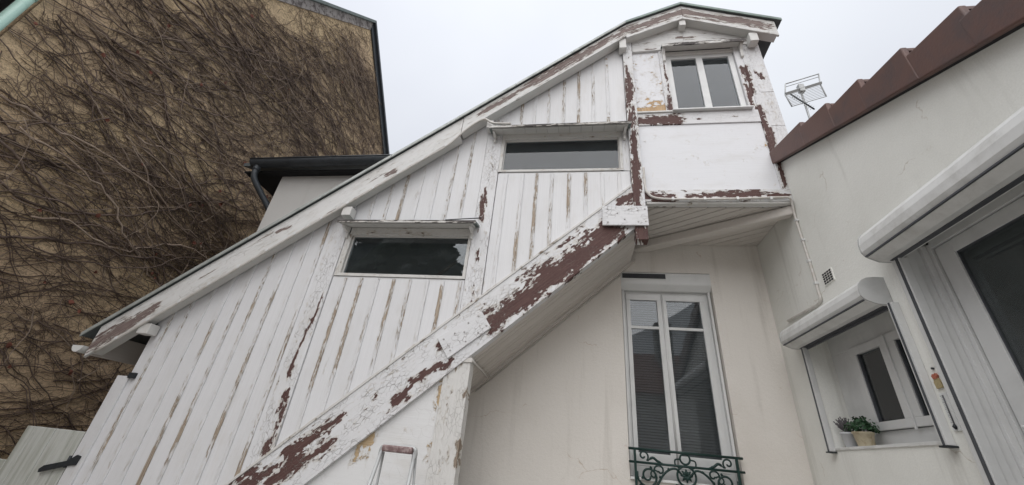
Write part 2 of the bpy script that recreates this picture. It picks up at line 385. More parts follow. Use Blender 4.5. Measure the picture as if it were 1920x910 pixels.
STR = [(0.41,2.37,-0.4,1.67,0.15),(-0.4,1.67,-0.86,1.27,0.11),(0.53,2.79,0.66,2.89,0.06),(-1.4,0.98,-1.41,0.96,0.035),(-1.34,0.78,-1.63,0.59,0.03),(-1.65,0.47,-1.75,0.39,0.04),(-1.97,0.43,-1.99,0.41,0.02),(-2.26,0.23,-2.4,0.1,0.025),(-2.4,0.1,-2.7,-0.14,0.045),(-2.31,-0.03,-2.4,-0.1,0.05),(-2.6,-0.18,-3.09,-0.43,0.05),(-2.4,-0.1,-2.82,-0.4,0.045),(-1.24,0.84,-1.31,0.73,0.02),(-3.02,-0.4,-3.11,-0.45,0.08)]
STUDL = [(-2.96,1.51,-2.94,1.3,0.01),(-2.94,1.3,-2.99,0.99,0.012),(-2.99,0.99,-3.02,0.68,0.015),(-3.02,0.68,-3.01,0.52,0.025),(-2.98,0.39,-2.94,0.07,0.035),(-2.94,0.07,-2.99,-0.18,0.03)]
STUDR = [(-1.17,3.05,-1.16,2.9,0.018),(-1.16,2.9,-1.16,2.56,0.032),(-1.18,2.4,-1.18,2.36,0.012),(-1.14,2.11,-1.13,1.97,0.012),(-1.12,1.43,-1.14,1.39,0.03)]
POST = [(0.7,5.24,0.72,4.94,0.02),(0.72,4.94,0.7,4.04,0.045),(0.73,3.89,0.72,3.43,0.03),(0.72,3.43,0.7,2.7,0.05),(0.62,2.34,0.78,2.3,0.2)]
TOW = [(0.81,4.13,1.31,4.14,0.05),(1.24,5.3,1.26,4.67,0.012),(1.25,4.61,1.24,4.32,0.03),(2.31,5.11,2.31,4.86,0.04),(2.45,5.02,2.51,4.9,0.04),(2.31,4.75,2.33,4.59,0.03),(2.27,4.76,2.27,4.34,0.025),(2.34,4.34,2.35,3.91,0.04),(2.37,3.91,2.36,3.51,0.045),(2.38,3.42,2.37,3.02,0.02),(1.67,6.02,1.96,5.91,0.02)]
BEAM = [(0.81,2.88,1.12,2.84,0.05),(1.29,2.87,1.52,2.87,0.03),(1.64,2.89,2.1,2.9,0.05),(2.15,2.88,2.34,2.87,0.03)]
FAS = [(-1.372, 4.229, -0.645, 4.833, 0.035),(-0.645, 4.854, 0.0, 5.366, 0.07),(0.0, 5.366, 0.645, 5.857, 0.05),(0.686, 5.908, 1.536, 6.277, 0.07),(1.618, 6.277, 2.693, 5.796, 0.07),(-5.55, 0.686, -5.151, 1.004, 0.06),(-5.151, 1.004, -4.966, 1.198, 0.05),(-2.509, 3.154, -2.406, 3.205, 0.03),(-3.768, 2.253, -3.615, 2.335, 0.02),(-1.464, 4.332, -1.669, 4.127, 0.02)]

# --- boards and battens, bay by bay
def lo(x): return max(G+.02, zs_top(x)-.03)
def board(x0, x1, b0, b1, t0, t1):
    if t0-b0 < .02 and t1-b1 < .02: return
    sd = random.random()*50
    pf = lambda x, z: .04+.17*max(0, math.sin(z*1.3+sd))**3*(1 if min(abs(x-x0), abs(x-x1)) < .02 else .3)
    plank('board', (x0, b0), (x0, max(t0, b0+.005)), (x1, max(t1, b1+.005)), (x1, b1), YF+random.uniform(-.0015, .0015), .024, 'board', TS, du=.14, peel=pf, crack=.05)
def batten(x, b, t_, wear):
    if t_-b < .04: return
    sd = random.random()*90; wear *= random.choice((.1, .5, .8, .95, 1.1)); mid = random.uniform(.25, .75)
    def pf(xx, z):
        n = math.sin(z*2.1+sd)+.7*math.sin(z*4.7+sd*2)+.5*math.sin(z*9.1+sd*3)
        return max(0, min(.85, .20+wear*.20+.16*n*wear))
    plank('batten', (x-.021, b), (x-.021, t_), (x+.021, t_), (x+.021, b), YF-.012, .0115, 'batten', TS, du=.05, nv=2, bev=.003, peel=pf, crack=.3, rough=.0018)
def bay(xl, xr, xs, bot, top, wear):
    e = [xl]+sorted(xs)+[xr]
    for a, b in zip(e[:-1], e[1:]):
        if b-a > .02: board(a+.001, b-.001, bot(a), bot(b), top(a), top(b))
    for x in xs:
        batten(x, bot(x)+.005, top(x)-.02, wear(x))
rb = [.52, .315, .11, -.10, -.315, -.512, -.70, -.915]
bay(-1.03, .66, [x-.10 for x in rb if x < .6]+[.42], lambda x: 3.99, zr_b, lambda x: .9)             # above the upper window
bay(-1.03, .66, rb, lo, lambda x: 3.285, lambda x: 1.0)                                              # below it
bay(-2.90, -1.25, [-1.447, -1.649, -1.857, -2.068, -2.278, -2.462, -2.677], lambda x: 2.44, zr_b, lambda x: 1.15 if x > -2.4 else .6)
bay(-2.90, -1.25, [-1.298, -1.506, -1.691, -1.902, -2.105, -2.311, -2.516, -2.727], lo, lambda x: 1.735, lambda x: .95)
bay(-5.0, -3.13, [-3.2, -3.40, -3.6, -3.813, -4.017, -4.23, -4.439, -4.651, -4.84], lo, zr_b, lambda x: .85)
rect('edge_board', -5.135, -4.975, G, .42, YF-.02, .045, 'board', TS, 'z', nv=3, peel=lambda x, z: .1, crack=.2)
mk('hinge_plate', *geo_box(-4.98, -4.90, YF-.035, YF-.003, .40, .46), 'blackiron', TS)

# --- studs, post, stringer
plank('stud', (-3.125, lo(-3.125)), (-3.125, zr_b(-3.125)), (-2.905, zr_b(-2.905)), (-2.905, lo(-2.905)), YF-.016, .04, 'beam', TS, du=.035, nv=10, peel=peelfn(STUDL, .17), crack=.8)
plank('stud', (-1.245, lo(-1.245)), (-1.245, zr_b(-1.245)), (-1.035, zr_b(-1.035)), (-1.035, lo(-1.035)), YF-.016, .04, 'beam', TS, du=.035, nv=10, peel=peelfn(STUDR, .17), crack=.8)
rect('corner_post', .665, .80, 2.27, 5.79, YF-.05, .13, 'beam', TS, 'z', du=.03, nv=7, peel=peelfn(POST, .24), crack=.7)
plank('stringer', (-4.55, zs_bot(-4.55)), (.72, zs_bot(.72)), (.662, zs_top(.662)), (-4.5, zs_top(-4.5)), YF-.03, .10, 'beam', TS, du=.03, nv=22, peel=peelfn(STR, .17), crack=lambda x, z: 1.0 if x < -.6 else .5)
plank('stringer_cap', (-4.5, zs_top(-4.5)-.005), (.655, zs_top(.655)-.005), (.655, zs_top(.655)+.03), (-4.5, zs_top(-4.5)+.03), YF-.04, .045, 'trim', TS, du=.08, nv=2, peel=lambda x, z: .25, crack=.3)
def nails(pl, pts, y):
    for x, z in pts:
        g = geo_tube([(x, y+.004, z), (x, y-.004, z), (x, y-.006, z)], [.011, .010, .004], 7); mk('nail', *g, 'nail', pl, smooth=True)
p1 = rect('joint_plate', .30, .812, 2.44, 2.706, YF-.078, .02, 'beam', TS, 'x', du=.05, nv=6, peel=lambda x, z: .12, crack=1.0)
nails(p1, [(.36, 2.66), (.47, 2.60), (.60, 2.655), (.70, 2.64), (.78, 2.66), (.36, 2.48), (.55, 2.52), (.70, 2.485), (.78, 2.49)], YF-.078)
p2 = plank('joint_plate', (-1.285, .835), (-.87, 1.18), (-1.0, 1.365), (-1.435, 1.04), YF-.05, .02, 'beam', TS, du=.05, nv=6, peel=lambda x, z: .1, crack=1.0)
nails(p2, [(-1.36, 1.03), (-1.25, 1.10), (-1.12, 1.22), (-1.02, 1.30), (-1.27, .92), (-1.12, 1.02), (-1.0, 1.12), (-.92, 1.2), (-1.15, 1.12)], YF-.05)
LP = peelfn([(-1.315, .75, -1.34, .28, .03), (-1.335, .05, -1.33, -.05, .02), (-2.05, -.02, -1.9, .1, .03), (-1.33, .84, -1.5, .72, .015)], .08)
plank('lower_wall', (-3.85, G), (-1.31, G), (-1.31, zs_bot(-1.31)), (-3.85, zs_bot(-3.85)+.02), YF+.012, .12, 'lower', TS, du=.04, nv=40, peel=LP, crack=.12)
rect('lower_post', -1.31, -1.045, G, .90, YF-.012, .14, 'trim', TS, 'z', du=.05, nv=5, peel=peelfn([(-1.25, .85, -1.2, .80, .05), (-1.06, .55, -1.06, .5, .015), (-1.05, .1, -1.05, -.1, .012)], .15), crack=.5)
box('tie_strap', -1.17, -1.03, YF-.025, YF-.0125, .815, .86, 'cable', TS)
tube('tie_rod', [(-1.035, YF-.02, .838), (-1.035, 4.95, .838)], .014, 'cable', TS)

# --- glazed strips with hoods
def strip_window(x0, x1, z0, z1, hood, fill):
    w = box('window_frame', x0-.06, x1+.06, YF+.03, YF+.07, z0-.06, z0, 'trim', TS)      # bottom rail carries the rest
    w['label'] = 'weathered white frame of a long low pane'
    for nm, a in (('frame_rail', (x0-.06, x1+.06, YF+.03, YF+.07, z1, z1+.06)), ('frame_stile', (x0-.06, x0, YF+.03, YF+.07, z0, z1)), ('frame_stile', (x1, x1+.06, YF+.03, YF+.07, z0, z1))):
        box(nm, *a, 'trim', w)
    for a in ((x0-.05, x1+.05, z0-.05, z0-.012), (x0-.05, x1+.05, z1+.012, z1+.11)): rect('casing', *a, YF-.012, .04, 'trim', w, 'x', du=.08, nv=2, peel=lambda x, z: .22, crack=.4)
    for a in ((x0-.085, x0-.012), (x1+.012, x1+.05)): rect('casing', *a, z0-.05, z1+.012, YF-.011, .04, 'trim', w, 'z', du=.08, nv=2, peel=lambda x, z: .22, crack=.4)
    box('pane', x0-.005, x1+.005, YF+.045, YF+.051, z0-.005, z1+.005, 'glass', w, bev=0)
    hx0, hx1, zf, zb = hood
    for a, b in fill: rect('board', a, b, z0-.05, z1+.12, YF-.002, .03, 'board', TS, 'z', du=.1, peel=lambda x, z: .12, crack=.3)
    h = prism('hood', [(YF-.20, zf), (YF-.20, zf+.022), (YF+.0, zb+.05), (YF+.0, zb+.028)], 'x', hx0, hx1, 'zinc', TS)
    n = 12
    for i in range(n):
        a, b = hx0+.04+(hx1-hx0-.08)*i/n, hx0+.04+(hx1-hx0-.08)*(i+1)/n
        prism('hood_plank', [(YF-.185, zf-.014), (YF-.185, zf+.0), (YF-.012, zb+.022), (YF-.012, zb+.008)], 'x', a+.002, b-.002, 'trim', h)
    rect('hood_lip', hx0, hx1, zf-.012, zf+.026, YF-.214, .0135, 'hoodpaint', h, 'x', du=.03, nv=3, peel=lambda x, z: (.42 if z < zf+.012 else .60)+.12*math.sin(x*5+zf), crack=.3)
    for bx in (hx0+.05, hx1-.09):
        mk('bracket', *geo_prism([(YF-.0125, zb+.0), (YF-.16, zf-.018), (YF-.15, zf-.04), (YF-.045, zb-.08), (YF-.04, zb-.15), (YF-.0125, zb-.16)], 'x', bx, bx+.03), 'trim', h)
strip_window(-2.81, -1.30, 1.79, 2.305, (-2.95, -1.17, 2.385, 2.41), [(-2.904, -2.896)])
strip_window(-.98, .53, 3.345, 3.865, (-1.20, .69, 3.915, 3.955), [(.581, .664)])
tube('loose_strip', [(-1.55, YF-.20, 2.42), (-1.32, YF-.15, 2.47), (-1.15, YF-.06, 2.54)], .007, 'blackiron', TS, 6)

# --- landing front (the small gabled tower)
TP = peelfn(TOW, .13)
rect('panel', .803, 1.19, 4.305, 5.60, YF+.006, .05, 'panel', TS, 'z', du=.05, nv=8, peel=peelfn([(.83, 4.33, 1.17, 4.38, .07), (.95, 4.55, 1.15, 4.5, .02), (1.0, 4.9, 1.02, 4.88, .012)], .27), crack=.15)
rect('jamb_board', 1.19, 1.285, 4.305, 5.60, YF-.012, .06, 'beam', TS, 'z', du=.03, nv=5, peel=TP, crack=.7)
rect('panel', .803, 2.325, 2.97, 4.06, YF+.006, .05, 'panel', TS, 'x', du=.10, nv=12, peel=peelfn([(2.28, 3.72, 2.3, 3.7, .02)], .12), crack=.05)
rect('cross_beam', .803, 2.325, 4.06, 4.275, YF-.01, .07, 'beam', TS, 'x', du=.03, nv=8, peel=peelfn([(.81, 4.15, 1.28, 4.15, .08), (1.35, 4.16, 1.42, 4.15, .012), (1.55, 4.14, 1.6, 4.14, .012), (2.0, 4.17, 2.06, 4.16, .015)], .12), crack=.4)
rect('sill_board', .80, 1.27, 4.276, 4.304, YF-.03, .05, 'trim', TS, 'x', du=.05, nv=2, peel=lambda x, z: .2)
rect('right_post', 2.325, 2.42, 2.97, 5.70, YF-.014, .07, 'beam', TS, 'z', du=.03, nv=6, peel=TP, crack=.8)
rect('jamb_board', 2.23, 2.325, 4.276, 5.70, YF-.008, .06, 'beam', TS, 'z', du=.03, nv=5, peel=TP, crack=.8)
for z0, z1 in ((2.97, 3.98), (3.985, 4.60), (4.605, 5.75)):
    rect('panel', 2.42, 2.59, z0, z1, YF-.004, .05, 'beam', TS, 'z', du=.04, nv=5, peel=peelfn(TOW, .18), crack=.5)
rect('base_beam', .80, 2.40, 2.80, 2.968, YF-.03, .12, 'beam', TS, 'x', du=.03, nv=7, peel=peelfn(BEAM, .27), crack=.5)
rect('base_moulding', .82, 2.40, 2.775, 2.80, YF-.02, .06, 'trim', TS, 'x', du=.1, nv=2, peel=lambda x, z: .25)
gl = lambda x: 6.111+.445*(x-.717)-.35
gr_ = lambda x: 6.49-.454*(x-1.57)-.35
GPf = peelfn([(1.35, 5.68, 1.95, 5.68, .03), (1.5, 5.85, 1.75, 5.84, .022), (1.0, 5.62, 1.15, 5.62, .012)], .12)
plank('gable_panel', (.81, 5.578), (1.569, 5.60), (1.569, gl(1.569)), (.81, gl(.81)), YF-.03, .035, 'fascia', TS, du=.04, nv=14, peel=GPf, crack=.5)
plank('gable_panel', (1.571, 5.60), (2.47, 5.60), (2.47, gr_(2.47)), (1.571, gr_(1.571)), YF-.029, .034, 'fascia', TS, du=.04, nv=12, peel=GPf, crack=.5)
# window of the landing
w = box('landing_window', 1.29, 2.225, YF+.025, YF+.085, 4.30, 4.375, 'pvc', TS); w['label'] = 'two-light white casement window under a peeling hood'
for nm, a in (('frame_rail', (1.29, 2.225, 5.425, 5.49)), ('frame_stile', (1.29, 1.36, 4.375, 5.425)), ('frame_stile', (2.155, 2.225, 4.375, 5.425)), ('mullion', (1.71, 1.80, 4.375, 5.425))):
    box(nm, a[0], a[1], YF+.025, YF+.085, a[2], a[3], 'pvc', w)
for a, b in ((1.355, 1.715), (1.795, 2.16)): box('pane', a, b, YF+.05, YF+.056, 4.37, 5.43, 'glass', w, bev=0)
rect('header', 1.286, 2.229, 5.492, 5.56, YF-.002, .05, 'trim', w, 'x', du=.08, nv=3, peel=lambda x, z: .2, crack=.3)
box('sill', 1.26, 2.26, YF-.06, YF+.03, 4.278, 4.30, 'pvc', w)
h = prism('hood', [(YF-.12, 5.568), (YF-.12, 5.582), (YF-.031, 5.64), (YF-.031, 5.62)], 'x', 1.225, 2.37, 'zinc', TS)
prism('hood_soffit', [(YF-.118, 5.545), (YF-.118, 5.565), (YF-.0325, 5.60), (YF-.003, 5.60), (YF-.003, 5.575)], 'x', 1.24, 2.355, 'trim', h)
rect('hood_lip', 1.22, 2.375, 5.525, 5.588, YF-.134, .0135, 'hoodpaint', h, 'x', du=.03, nv=3, peel=lambda x, z: .50+.14*math.sin(x*9), crack=.3)
for bx in (1.235, 2.30): mk('bracket', *geo_prism([(YF-.0145, 5.57), (YF-.10, 5.54), (YF-.08, 5.50), (YF-.05, 5.45), (YF-.04, 5.33), (YF-.0145, 5.31)], 'x', bx, bx+.035), 'trim', h)

# --- roof, rakes
YV = 3.84; KX = .717; AX, AZ = 1.57, 6.49
kz = zr(KX); sl_r = -.454
def rake(name, xa, xb, za, zb, top, bot, y, th, mat, **kw):
    return plank(name, (xa, za-bot), (xb, zb-bot), (xb, zb-top), (xa, za-top), y, th, mat, TS, **kw)
FP = peelfn(FAS, .18)
fk = dict(du=.035, nv=12, peel=FP, crack=.45)
rake('bargeboard', -5.55, -1.60, zr(-5.55), zr(-1.60), .045, .405, YV, .03, 'fascia', **fk)
rake('bargeboard', -1.593, KX, zr(-1.593), kz, .045, .32, YV-.001, .03, 'fascia', **fk)
rake('bargeboard', KX, AX, kz, AZ, .04, .365, YV, .03, 'fascia', **fk)
rake('bargeboard', AX+.002, 2.80, AZ, AZ+sl_r*(2.80-AX), .04, .365, YV+.001, .03, 'fascia', **fk)
def deck(name, xa, za, xb, zb, up_, dn, y0, y1, mat, par): return prism(name, [(xa, za-dn), (xb, zb-dn), (xb, zb+up_), (xa, za+up_)], 'y', y0, y1, mat, par)
rf = deck('roof', -5.735, zr(-5.735), KX, kz, 0, .022, YV-.022, 5.35, 'roofing', TS); rf['label'] = 'steep zinc roof slope over the stair flight'
rf2 = deck('roof', KX, kz, AX, AZ, 0, .028, YV-.022, 7.2, 'roofing', TS)
rf3 = deck('roof', AX, AZ, 2.885, AZ+sl_r*(2.885-AX), 0, .028, YV-.022, 7.2, 'roofing', TS)
for r_, pts in ((rf, [(-5.735, zr(-5.735)), (KX, kz)]), (rf2, [(KX, kz), (AX, AZ)]), (rf3, [(AX, AZ), (2.885, AZ+sl_r*(2.885-AX))])):
    (xa, za), (xb, zb) = pts
    L = math.hypot(xb-xa, zb-za); k = max(1, int(L/1.0))
    for i in range(k):
        a, b = i/k, (i+1)/k
        q0, q1, w_ = xa+(xb-xa)*(a+.0008), xa+(xb-xa)*b, .040; f0, f1 = za+(zb-za)*(a+.0008), za+(zb-za)*b
        o = prism('verge_strip', [(q0, f0-w_), (q1, f1-w_), (q1, f1+.016), (q0, f0+.016)], 'y', YV-.036-.0012*(i % 2), YV-.0225, 'zinc_light' if r_ is rf else 'zinc_green', r_)
        md = o.modifiers.new('bevel', 'BEVEL'); md.width = .005; md.segments = 2
# boxed soffit behind the rake boards
deck('rake_soffit', -5.50, zr(-5.50)-.375, -1.60, zr(-1.60)-.375, 0, .02, YV+.031, 3.981, 'trim', TS)
deck('rake_soffit', -1.60, zr(-1.60)-.295, KX, kz-.295, 0, .02, YV+.031, 3.981, 'trim', TS)
deck('rake_soffit', KX, kz-.335, AX, AZ-.335, 0, .02, YV+.031, 3.969, 'trim', TS)
deck('rake_soffit', AX, AZ-.335, 2.78, AZ+sl_r*(2.78-AX)-.335, 0, .02, YV+.031, 3.969, 'trim', TS)
for x0, x1, z0, z1 in ((1.513, 1.609, 5.995, 6.15), (.609, .711, 5.545, 5.76), (2.428, 2.54, 5.52, 5.70), (-2.99, -2.865, 2.53, 2.66), (-5.06, -4.91, .88, 1.0), (-1.255, -1.165, 3.99, 4.12)):
    o = prism('purlin_end', [(x0, z0), (x1, z0), (x1, z1), (x0, z1)], 'y', 3.862, 3.983, 'trim', TS)
    md = o.modifiers.new('bevel', 'BEVEL'); md.width = .006; md.segments = 2
# gutter along the low eave
gp = [(.075*math.cos(a), .075*math.sin(a)) for a in [math.pi+math.pi*i/10 for i in range(11)]]
gi = [(.066*math.cos(a), .066*math.sin(a)) for a in [2*math.pi-math.pi*i/10 for i in range(11)]]
prism('eave_gutter', [(-5.63+a, .685+b) for a, b in gp+gi], 'y', 3.79, 5.3, 'pvc_dirty', TS)
prism('gutter_stop', [(-5.63+a, .685+b) for a, b in gp], 'y', 3.783, 3.79, 'pvc_dirty', TS)
box('eave_board', -5.555, -5.525, 3.875, 5.3, .60, .86, 'soffit', TS)
# side and back closing walls
mk('end_wall', *geo_prism([(4.03, G), (5.0, G), (5.0, 1.0), (4.03, 1.0)], 'x', -4.99, -4.95), 'board', TS)
mk('landing_side_wall', *geo_box(2.55, 2.588, 4.05, 6.4, 2.9, 5.70), 'panel', TS)
mk('stair_inner_lining', *geo_prism([(-4.9, .55), (.6, zr(.6)-.5), (.6, zr(.6)-.46), (-4.9, .6)], 'y', 4.06, 4.98), 'inside', TS)
mk('stair_back_lining', *geo_prism([(-4.9, -1.5), (-3.2, -.8), (.66, zs_bot(.66)+.12), (.66, zr(.66)-.1), (-4.9, zr(-4.9)-.1)], 'y', 4.96, 4.99), 'inside', TS)
mk('landing_back_wall', *geo_prism([(.66, 2.9), (2.55, 2.9), (2.55, 5.7), (1.53, 6.2), (.66, 5.8)], 'y', 5.6, 5.64), 'inside', TS)
# underside of the flight: planks along the slope
for i in range(9):
    y0 = 4.075+i*.1015; dz = random.uniform(-.002, .002)
    mk('soffit_plank', *geo_prism([(-1.6, zs_bot(-1.6)+dz), (.74, zs_bot(.74)+dz), (.72, zs_bot(.72)+.02), (-1.62, zs_bot(-1.6)+.02)], 'y', y0+.0045, y0+.097), 'soffit', TS)
mk('soffit_cover', *geo_prism([(-1.7, zs_bot(-1.7)+.03), (.74, zs_bot(.74)+.03), (.74, zs_bot(.74)+.05), (-1.7, zs_bot(-1.7)+.05)], 'y', 4.07, 4.99), 'dark', TS)
mk('wall_moulding', *geo_prism([(-1.6, zs_bot(-1.6)-.05), (.80, zs_bot(.80)-.05), (.80, zs_bot(.80)-.003), (-1.6, zs_bot(-1.6)-.003)], 'y', 4.95, 4.998), 'soffit', TS)
tube('slope_cable', [(-1.2, 4.985, zs_bot(-1.2)-.075), (-.3, 4.985, zs_bot(-.3)-.08), (.6, 4.985, zs_bot(.6)-.075)], .006, 'cable', TS, 6)
# underside of the landing: diagonal planks and a diagonal joist
dx, dy = .83, -.56; L = math.hypot(dx, dy); dx /= L; dy /= L; nx, ny = dy*-1, dx   # normal
R4 = [(.74, 4.09), (2.395, 4.09), (2.395, 4.995), (.74, 4.995)]
lo_, hi_ = min(nx*a+ny*b for a, b in R4), max(nx*a+ny*b for a, b in R4)
k = lo_
while k < hi_:
    p = clip(clip(R4, -nx, -ny, -(k+.006)), nx, ny, k+.105)
    if len(p) > 2: prism('soffit_plank', p, 'z', 2.782+random.uniform(-.0015, .0015), 2.80, 'soffit', TS)
    k += .111
mk('soffit_cover', *geo_box(.72, 2.396, 4.09, 4.995, 2.81, 2.83), 'dark', TS)
jp = [(.80, 5.0), (.93, 5.0), (2.396, 4.06), (2.396, 3.97+.01), (2.25, 3.98), (.74, 4.93)]
o = prism('diagonal_joist', [(.82, 4.995), (.97, 4.995), (2.396, 4.11), (2.396, 4.0), (.76, 4.93)], 'z', 2.655, 2.775, 'soffit', TS)
md = o.modifiers.new('bevel', 'BEVEL'); md.width = .02; md.segments = 3
# handrail seen through the panes
tube('handrail', [(-4.2, 4.42, -.25), (-1.75, 4.42, 1.97), (-1.40, 4.42, 2.29), (.2, 4.42, 3.71), (.55, 4.42, 3.98)], .022, 'pole', TS)
# cable on the rake with its clips, then over the upper hood
def cable(name, pts, r, label):
    g = geo_tube(smoothpath(pts, 8), r, 8)
    x0 = Vector(pts[0]); o = mk(name, g[0], g[1], 'cable', None, smooth=True)
    o['label'] = label; o['category'] = 'cable'; return o
c1 = thing('rake_cable', 'pale clipped cable running down under the stair roof edge', 'cable', (-3, YV, 3))
pts = [(x, YV+.012, zr(x)-.421) for x in (-5.45, -4.4, -3.5, -2.6, -2.0, -1.75)]+[(-1.5, YV-.016, zr(-1.5)-.35), (-1.3, YV-.02, 4.10), (-1.15, 3.82, 4.02), (-.9, 3.80, 3.975)]
mk('cable_run', *geo_tube(smoothpath(pts, 8), .016, 8), 'cable', c1, smooth=True)
for i in range(13):
    x = -5.25+i*.29; z = zr(x)-.42
    mk('clip', *geo_prism([(x-.012, z-.022), (x+.014, z-.002), (x+.004, z+.03), (x-.022, z+.012)], 'y', YV-.008, YV+.026), 'pvc', c1)
c2 = thing('wall_cable', 'white cable skirting the landing base and dropping down the annex wall', 'cable', (1.6, YF, 3))
pts = [(.815, YF-.045, 3.3), (.815, YF-.045, 3.02), (.84, YF-.05, 2.90), (.95, YF-.05, 2.83), (1.3, YF-.05, 2.815), (1.8, YF-.05, 2.82), (2.25, YF-.05, 2.835), (2.345, YF-.06, 2.82), (2.375, YF-.03, 2.76), (2.382, YF, 2.62), (2.384, YF, 2.3), (2.384, YF-.005, 1.95), (2.384, YF, 1.74), (2.384, YF+.0, 1.65), (2.384, YF+.07, 1.615), (2.384, 4.3, 1.625), (2.384, 4.68, 1.646)]
mk('cable_run', *geo_tube(smoothpath(pts, 8), .0135, 8), 'cable', c2, smooth=True)
for x in (1.1, 1.45, 1.8, 2.15): mk('clip', *geo_box(x, x+.025, YF-.066, YF-.031, 2.803, 2.84), 'pvc', c2)
for z in (2.55, 2.3, 2.05, 1.8): mk('clip', *geo_box(2.368, 2.399, YF-.018, YF+.018, z, z+.025), 'pvc', c2)

# ================================================================== rendered house behind
HS = thing('rendered_house', 'cream rendered house wall with a tall window beneath the landing', 'house', (0, 6, 0))
WX0, WX1, WZ0, WZ1 = .605, 1.74, -.05, 2.36
mk('wall', *geo_box(-5.3, -3.1, 5.0, 5.25, G, 4.12), 'house_shaded', HS)
parts = [geo_box(-3.1, WX0, 5.0, 5.25, G, 4.12), geo_box(WX1, 2.62, 5.0, 5.25, G, 4.12), geo_box(WX0, WX1, 5.0, 5.25, G, WZ0-.0), geo_box(WX0, WX1, 5.0, 5.25, WZ1, 4.12)]
mk('wall', *join(*parts), 'house', HS)
mk('side_wall', *geo_box(-5.3, -5.1, 5.25, 9.5, G, 4.12), 'house_shaded', HS)
mk('room', *join(geo_box(.2, 2.2, 6.6, 6.65, -.8, 2.9), geo_box(.2, .25, 5.26, 6.6, -.8, 2.9), geo_box(2.15, 2.2, 5.26, 6.6, -.8, 2.9), geo_box(.2, 2.2, 5.26, 6.6, 2.85, 2.9), geo_box(.2, 2.2, 5.26, 6.6, -.8, -.75)), 'inside', HS)
rfh = mk('roof', *geo_prism([(4.80, 4.20), (9.7, 6.0), (9.7, 6.08), (4.80, 4.27)], 'x', -6.0, -1.7), 'roofing', HS)
mk('roof', *geo_prism([(5.36, 4.41), (9.7, 6.0), (9.7, 6.08), (5.36, 4.48)], 'x', -1.69, 2.5), 'roofing', HS)
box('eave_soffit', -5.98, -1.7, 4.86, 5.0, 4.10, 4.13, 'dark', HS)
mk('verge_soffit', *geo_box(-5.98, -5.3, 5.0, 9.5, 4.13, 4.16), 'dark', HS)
gp2 = [(.105*math.cos(a), .105*math.sin(a)) for a in [math.pi+math.pi*i/12 for i in range(13)]]
gi2 = [(.097*math.cos(a), .097*math.sin(a)) for a in [2*math.pi-math.pi*i/12 for i in range(13)]]
gt = mk('gutter', *geo_prism([(4.78+a, 4.26+b) for a, b in gp2+gi2], 'x', -5.78, -1.7), 'slate_gutter', HS)
mk('gutter_end', *geo_prism([(4.78+a, 4.26+b) for a, b in gp2], 'x', -5.785, -5.78), 'slate_gutter', gt)
tube('gutter_bead', [(-5.785, 4.672, 4.263), (-1.7, 4.672, 4.263)], .012, 'slate_gutter', gt)
for x in (-5.0, -4.2, -3.4): mk('gutter_joint', *geo_prism([(4.78+a*1.04, 4.26+b*1.04) for a, b in gp2+gi2[::1]], 'x', x, x+.02), 'slate_gutter', gt)
tube('downpipe', smoothpath([(-5.66, 4.78, 4.17), (-5.665, 4.78, 4.05), (-5.64, 4.82, 3.90), (-5.52, 4.98, 3.68), (-5.40, 5.12, 3.48), (-5.365, 5.17, 3.3), (-5.365, 5.17, 2.5), (-5.365, 5.17, G+.1)], 6), .052, 'slate_gutter', HS, 12)
tube('pipe_collar', [(-5.663, 4.78, 4.13), (-5.663, 4.78, 4.07)], .06, 'slate_gutter', HS, 12)
# the tall window
wn = box('window', WX0+.0, WX1-.0, 5.10, 5.17, WZ0+.0, .06, 'pvc', HS); wn['label'] = 'tall white two-leaf window with grey blinds'
def bar(nm, x0, x1, z0, z1, y0=5.115, y1=5.165, mat='pvc', par=None): return box(nm, x0, x1, y0, y1, z0, z1, mat, par or wn)
bar('frame_stile', WX0, .67, .06, 2.12); bar('frame_stile', 1.665, WX1, .06, 2.12); bar('frame_rail', .67, 1.665, 2.085, 2.12)
for x0, x1 in ((.672, 1.128), (1.132, 1.663)):
    lf = bar('casement', x0, x1, .063, .19, 5.10, 5.15)
    a, b = x0+.05, x1-.065
    bar('stile', x0, a, .19, 2.0, 5.10, 5.15, par=lf); bar('stile', b, x1, .19, 2.0, 5.10, 5.15, par=lf); bar('rail', x0, x1, 2.0, 2.08, 5.10, 5.15, par=lf)
    bar('muntin', a, b, 1.61, 1.645, 5.105, 5.145, par=lf)
    for z0, z1 in ((.19, 1.61), (1.645, 2.0)): box('pane', a-.003, b+.003, 5.122, 5.127, z0-.002, z1+.002, 'glass_clear', lf, bev=0)
    sl_ = [];
    z = .2
    while z < 2.02: sl_.append(geo_prism([(5.205, z), (5.228, z+.020), (5.227, z+.022), (5.204, z+.002)], 'x', a-.04, b+.04)); z += .031
    struct(mk('blind', *join(*sl_), 'blind', lf), 'stuff')
tube('centre_bead', [(1.13, 5.098, .08), (1.13, 5.098, 2.08)], .012, 'pvc', wn)
sb = prism('shutter_box', [(4.995, 2.35), (4.995, 2.20), (5.0, 2.185), (5.06, 2.12), (5.16, 2.12), (5.16, 2.35)], 'x', WX0+.002, WX1-.002, 'pvc', HS); sb['label'] = 'white roller shutter box with a dark vent grille'
gr = box('grille', .625, 1.18, 4.985, 4.994, 2.262, 2.332, 'dark', sb, bev=0)
for i in range(5): mk('louvre', *geo_box(.63, 1.175, 4.979, 4.984, 2.268+i*.0125, 2.273+i*.0125), 'rail_dark', gr)
box('grille_rim', .615, 1.19, 4.982, 4.9945, 2.25, 2.262, 'pvc', sb); box('grille_rim', .615, 1.19, 4.982, 4.9945, 2.332, 2.342, 'pvc', sb)
box('sill', WX0-.0, WX1, 4.97, 5.10, -.075, -.05, 'pvc_dirty', HS)
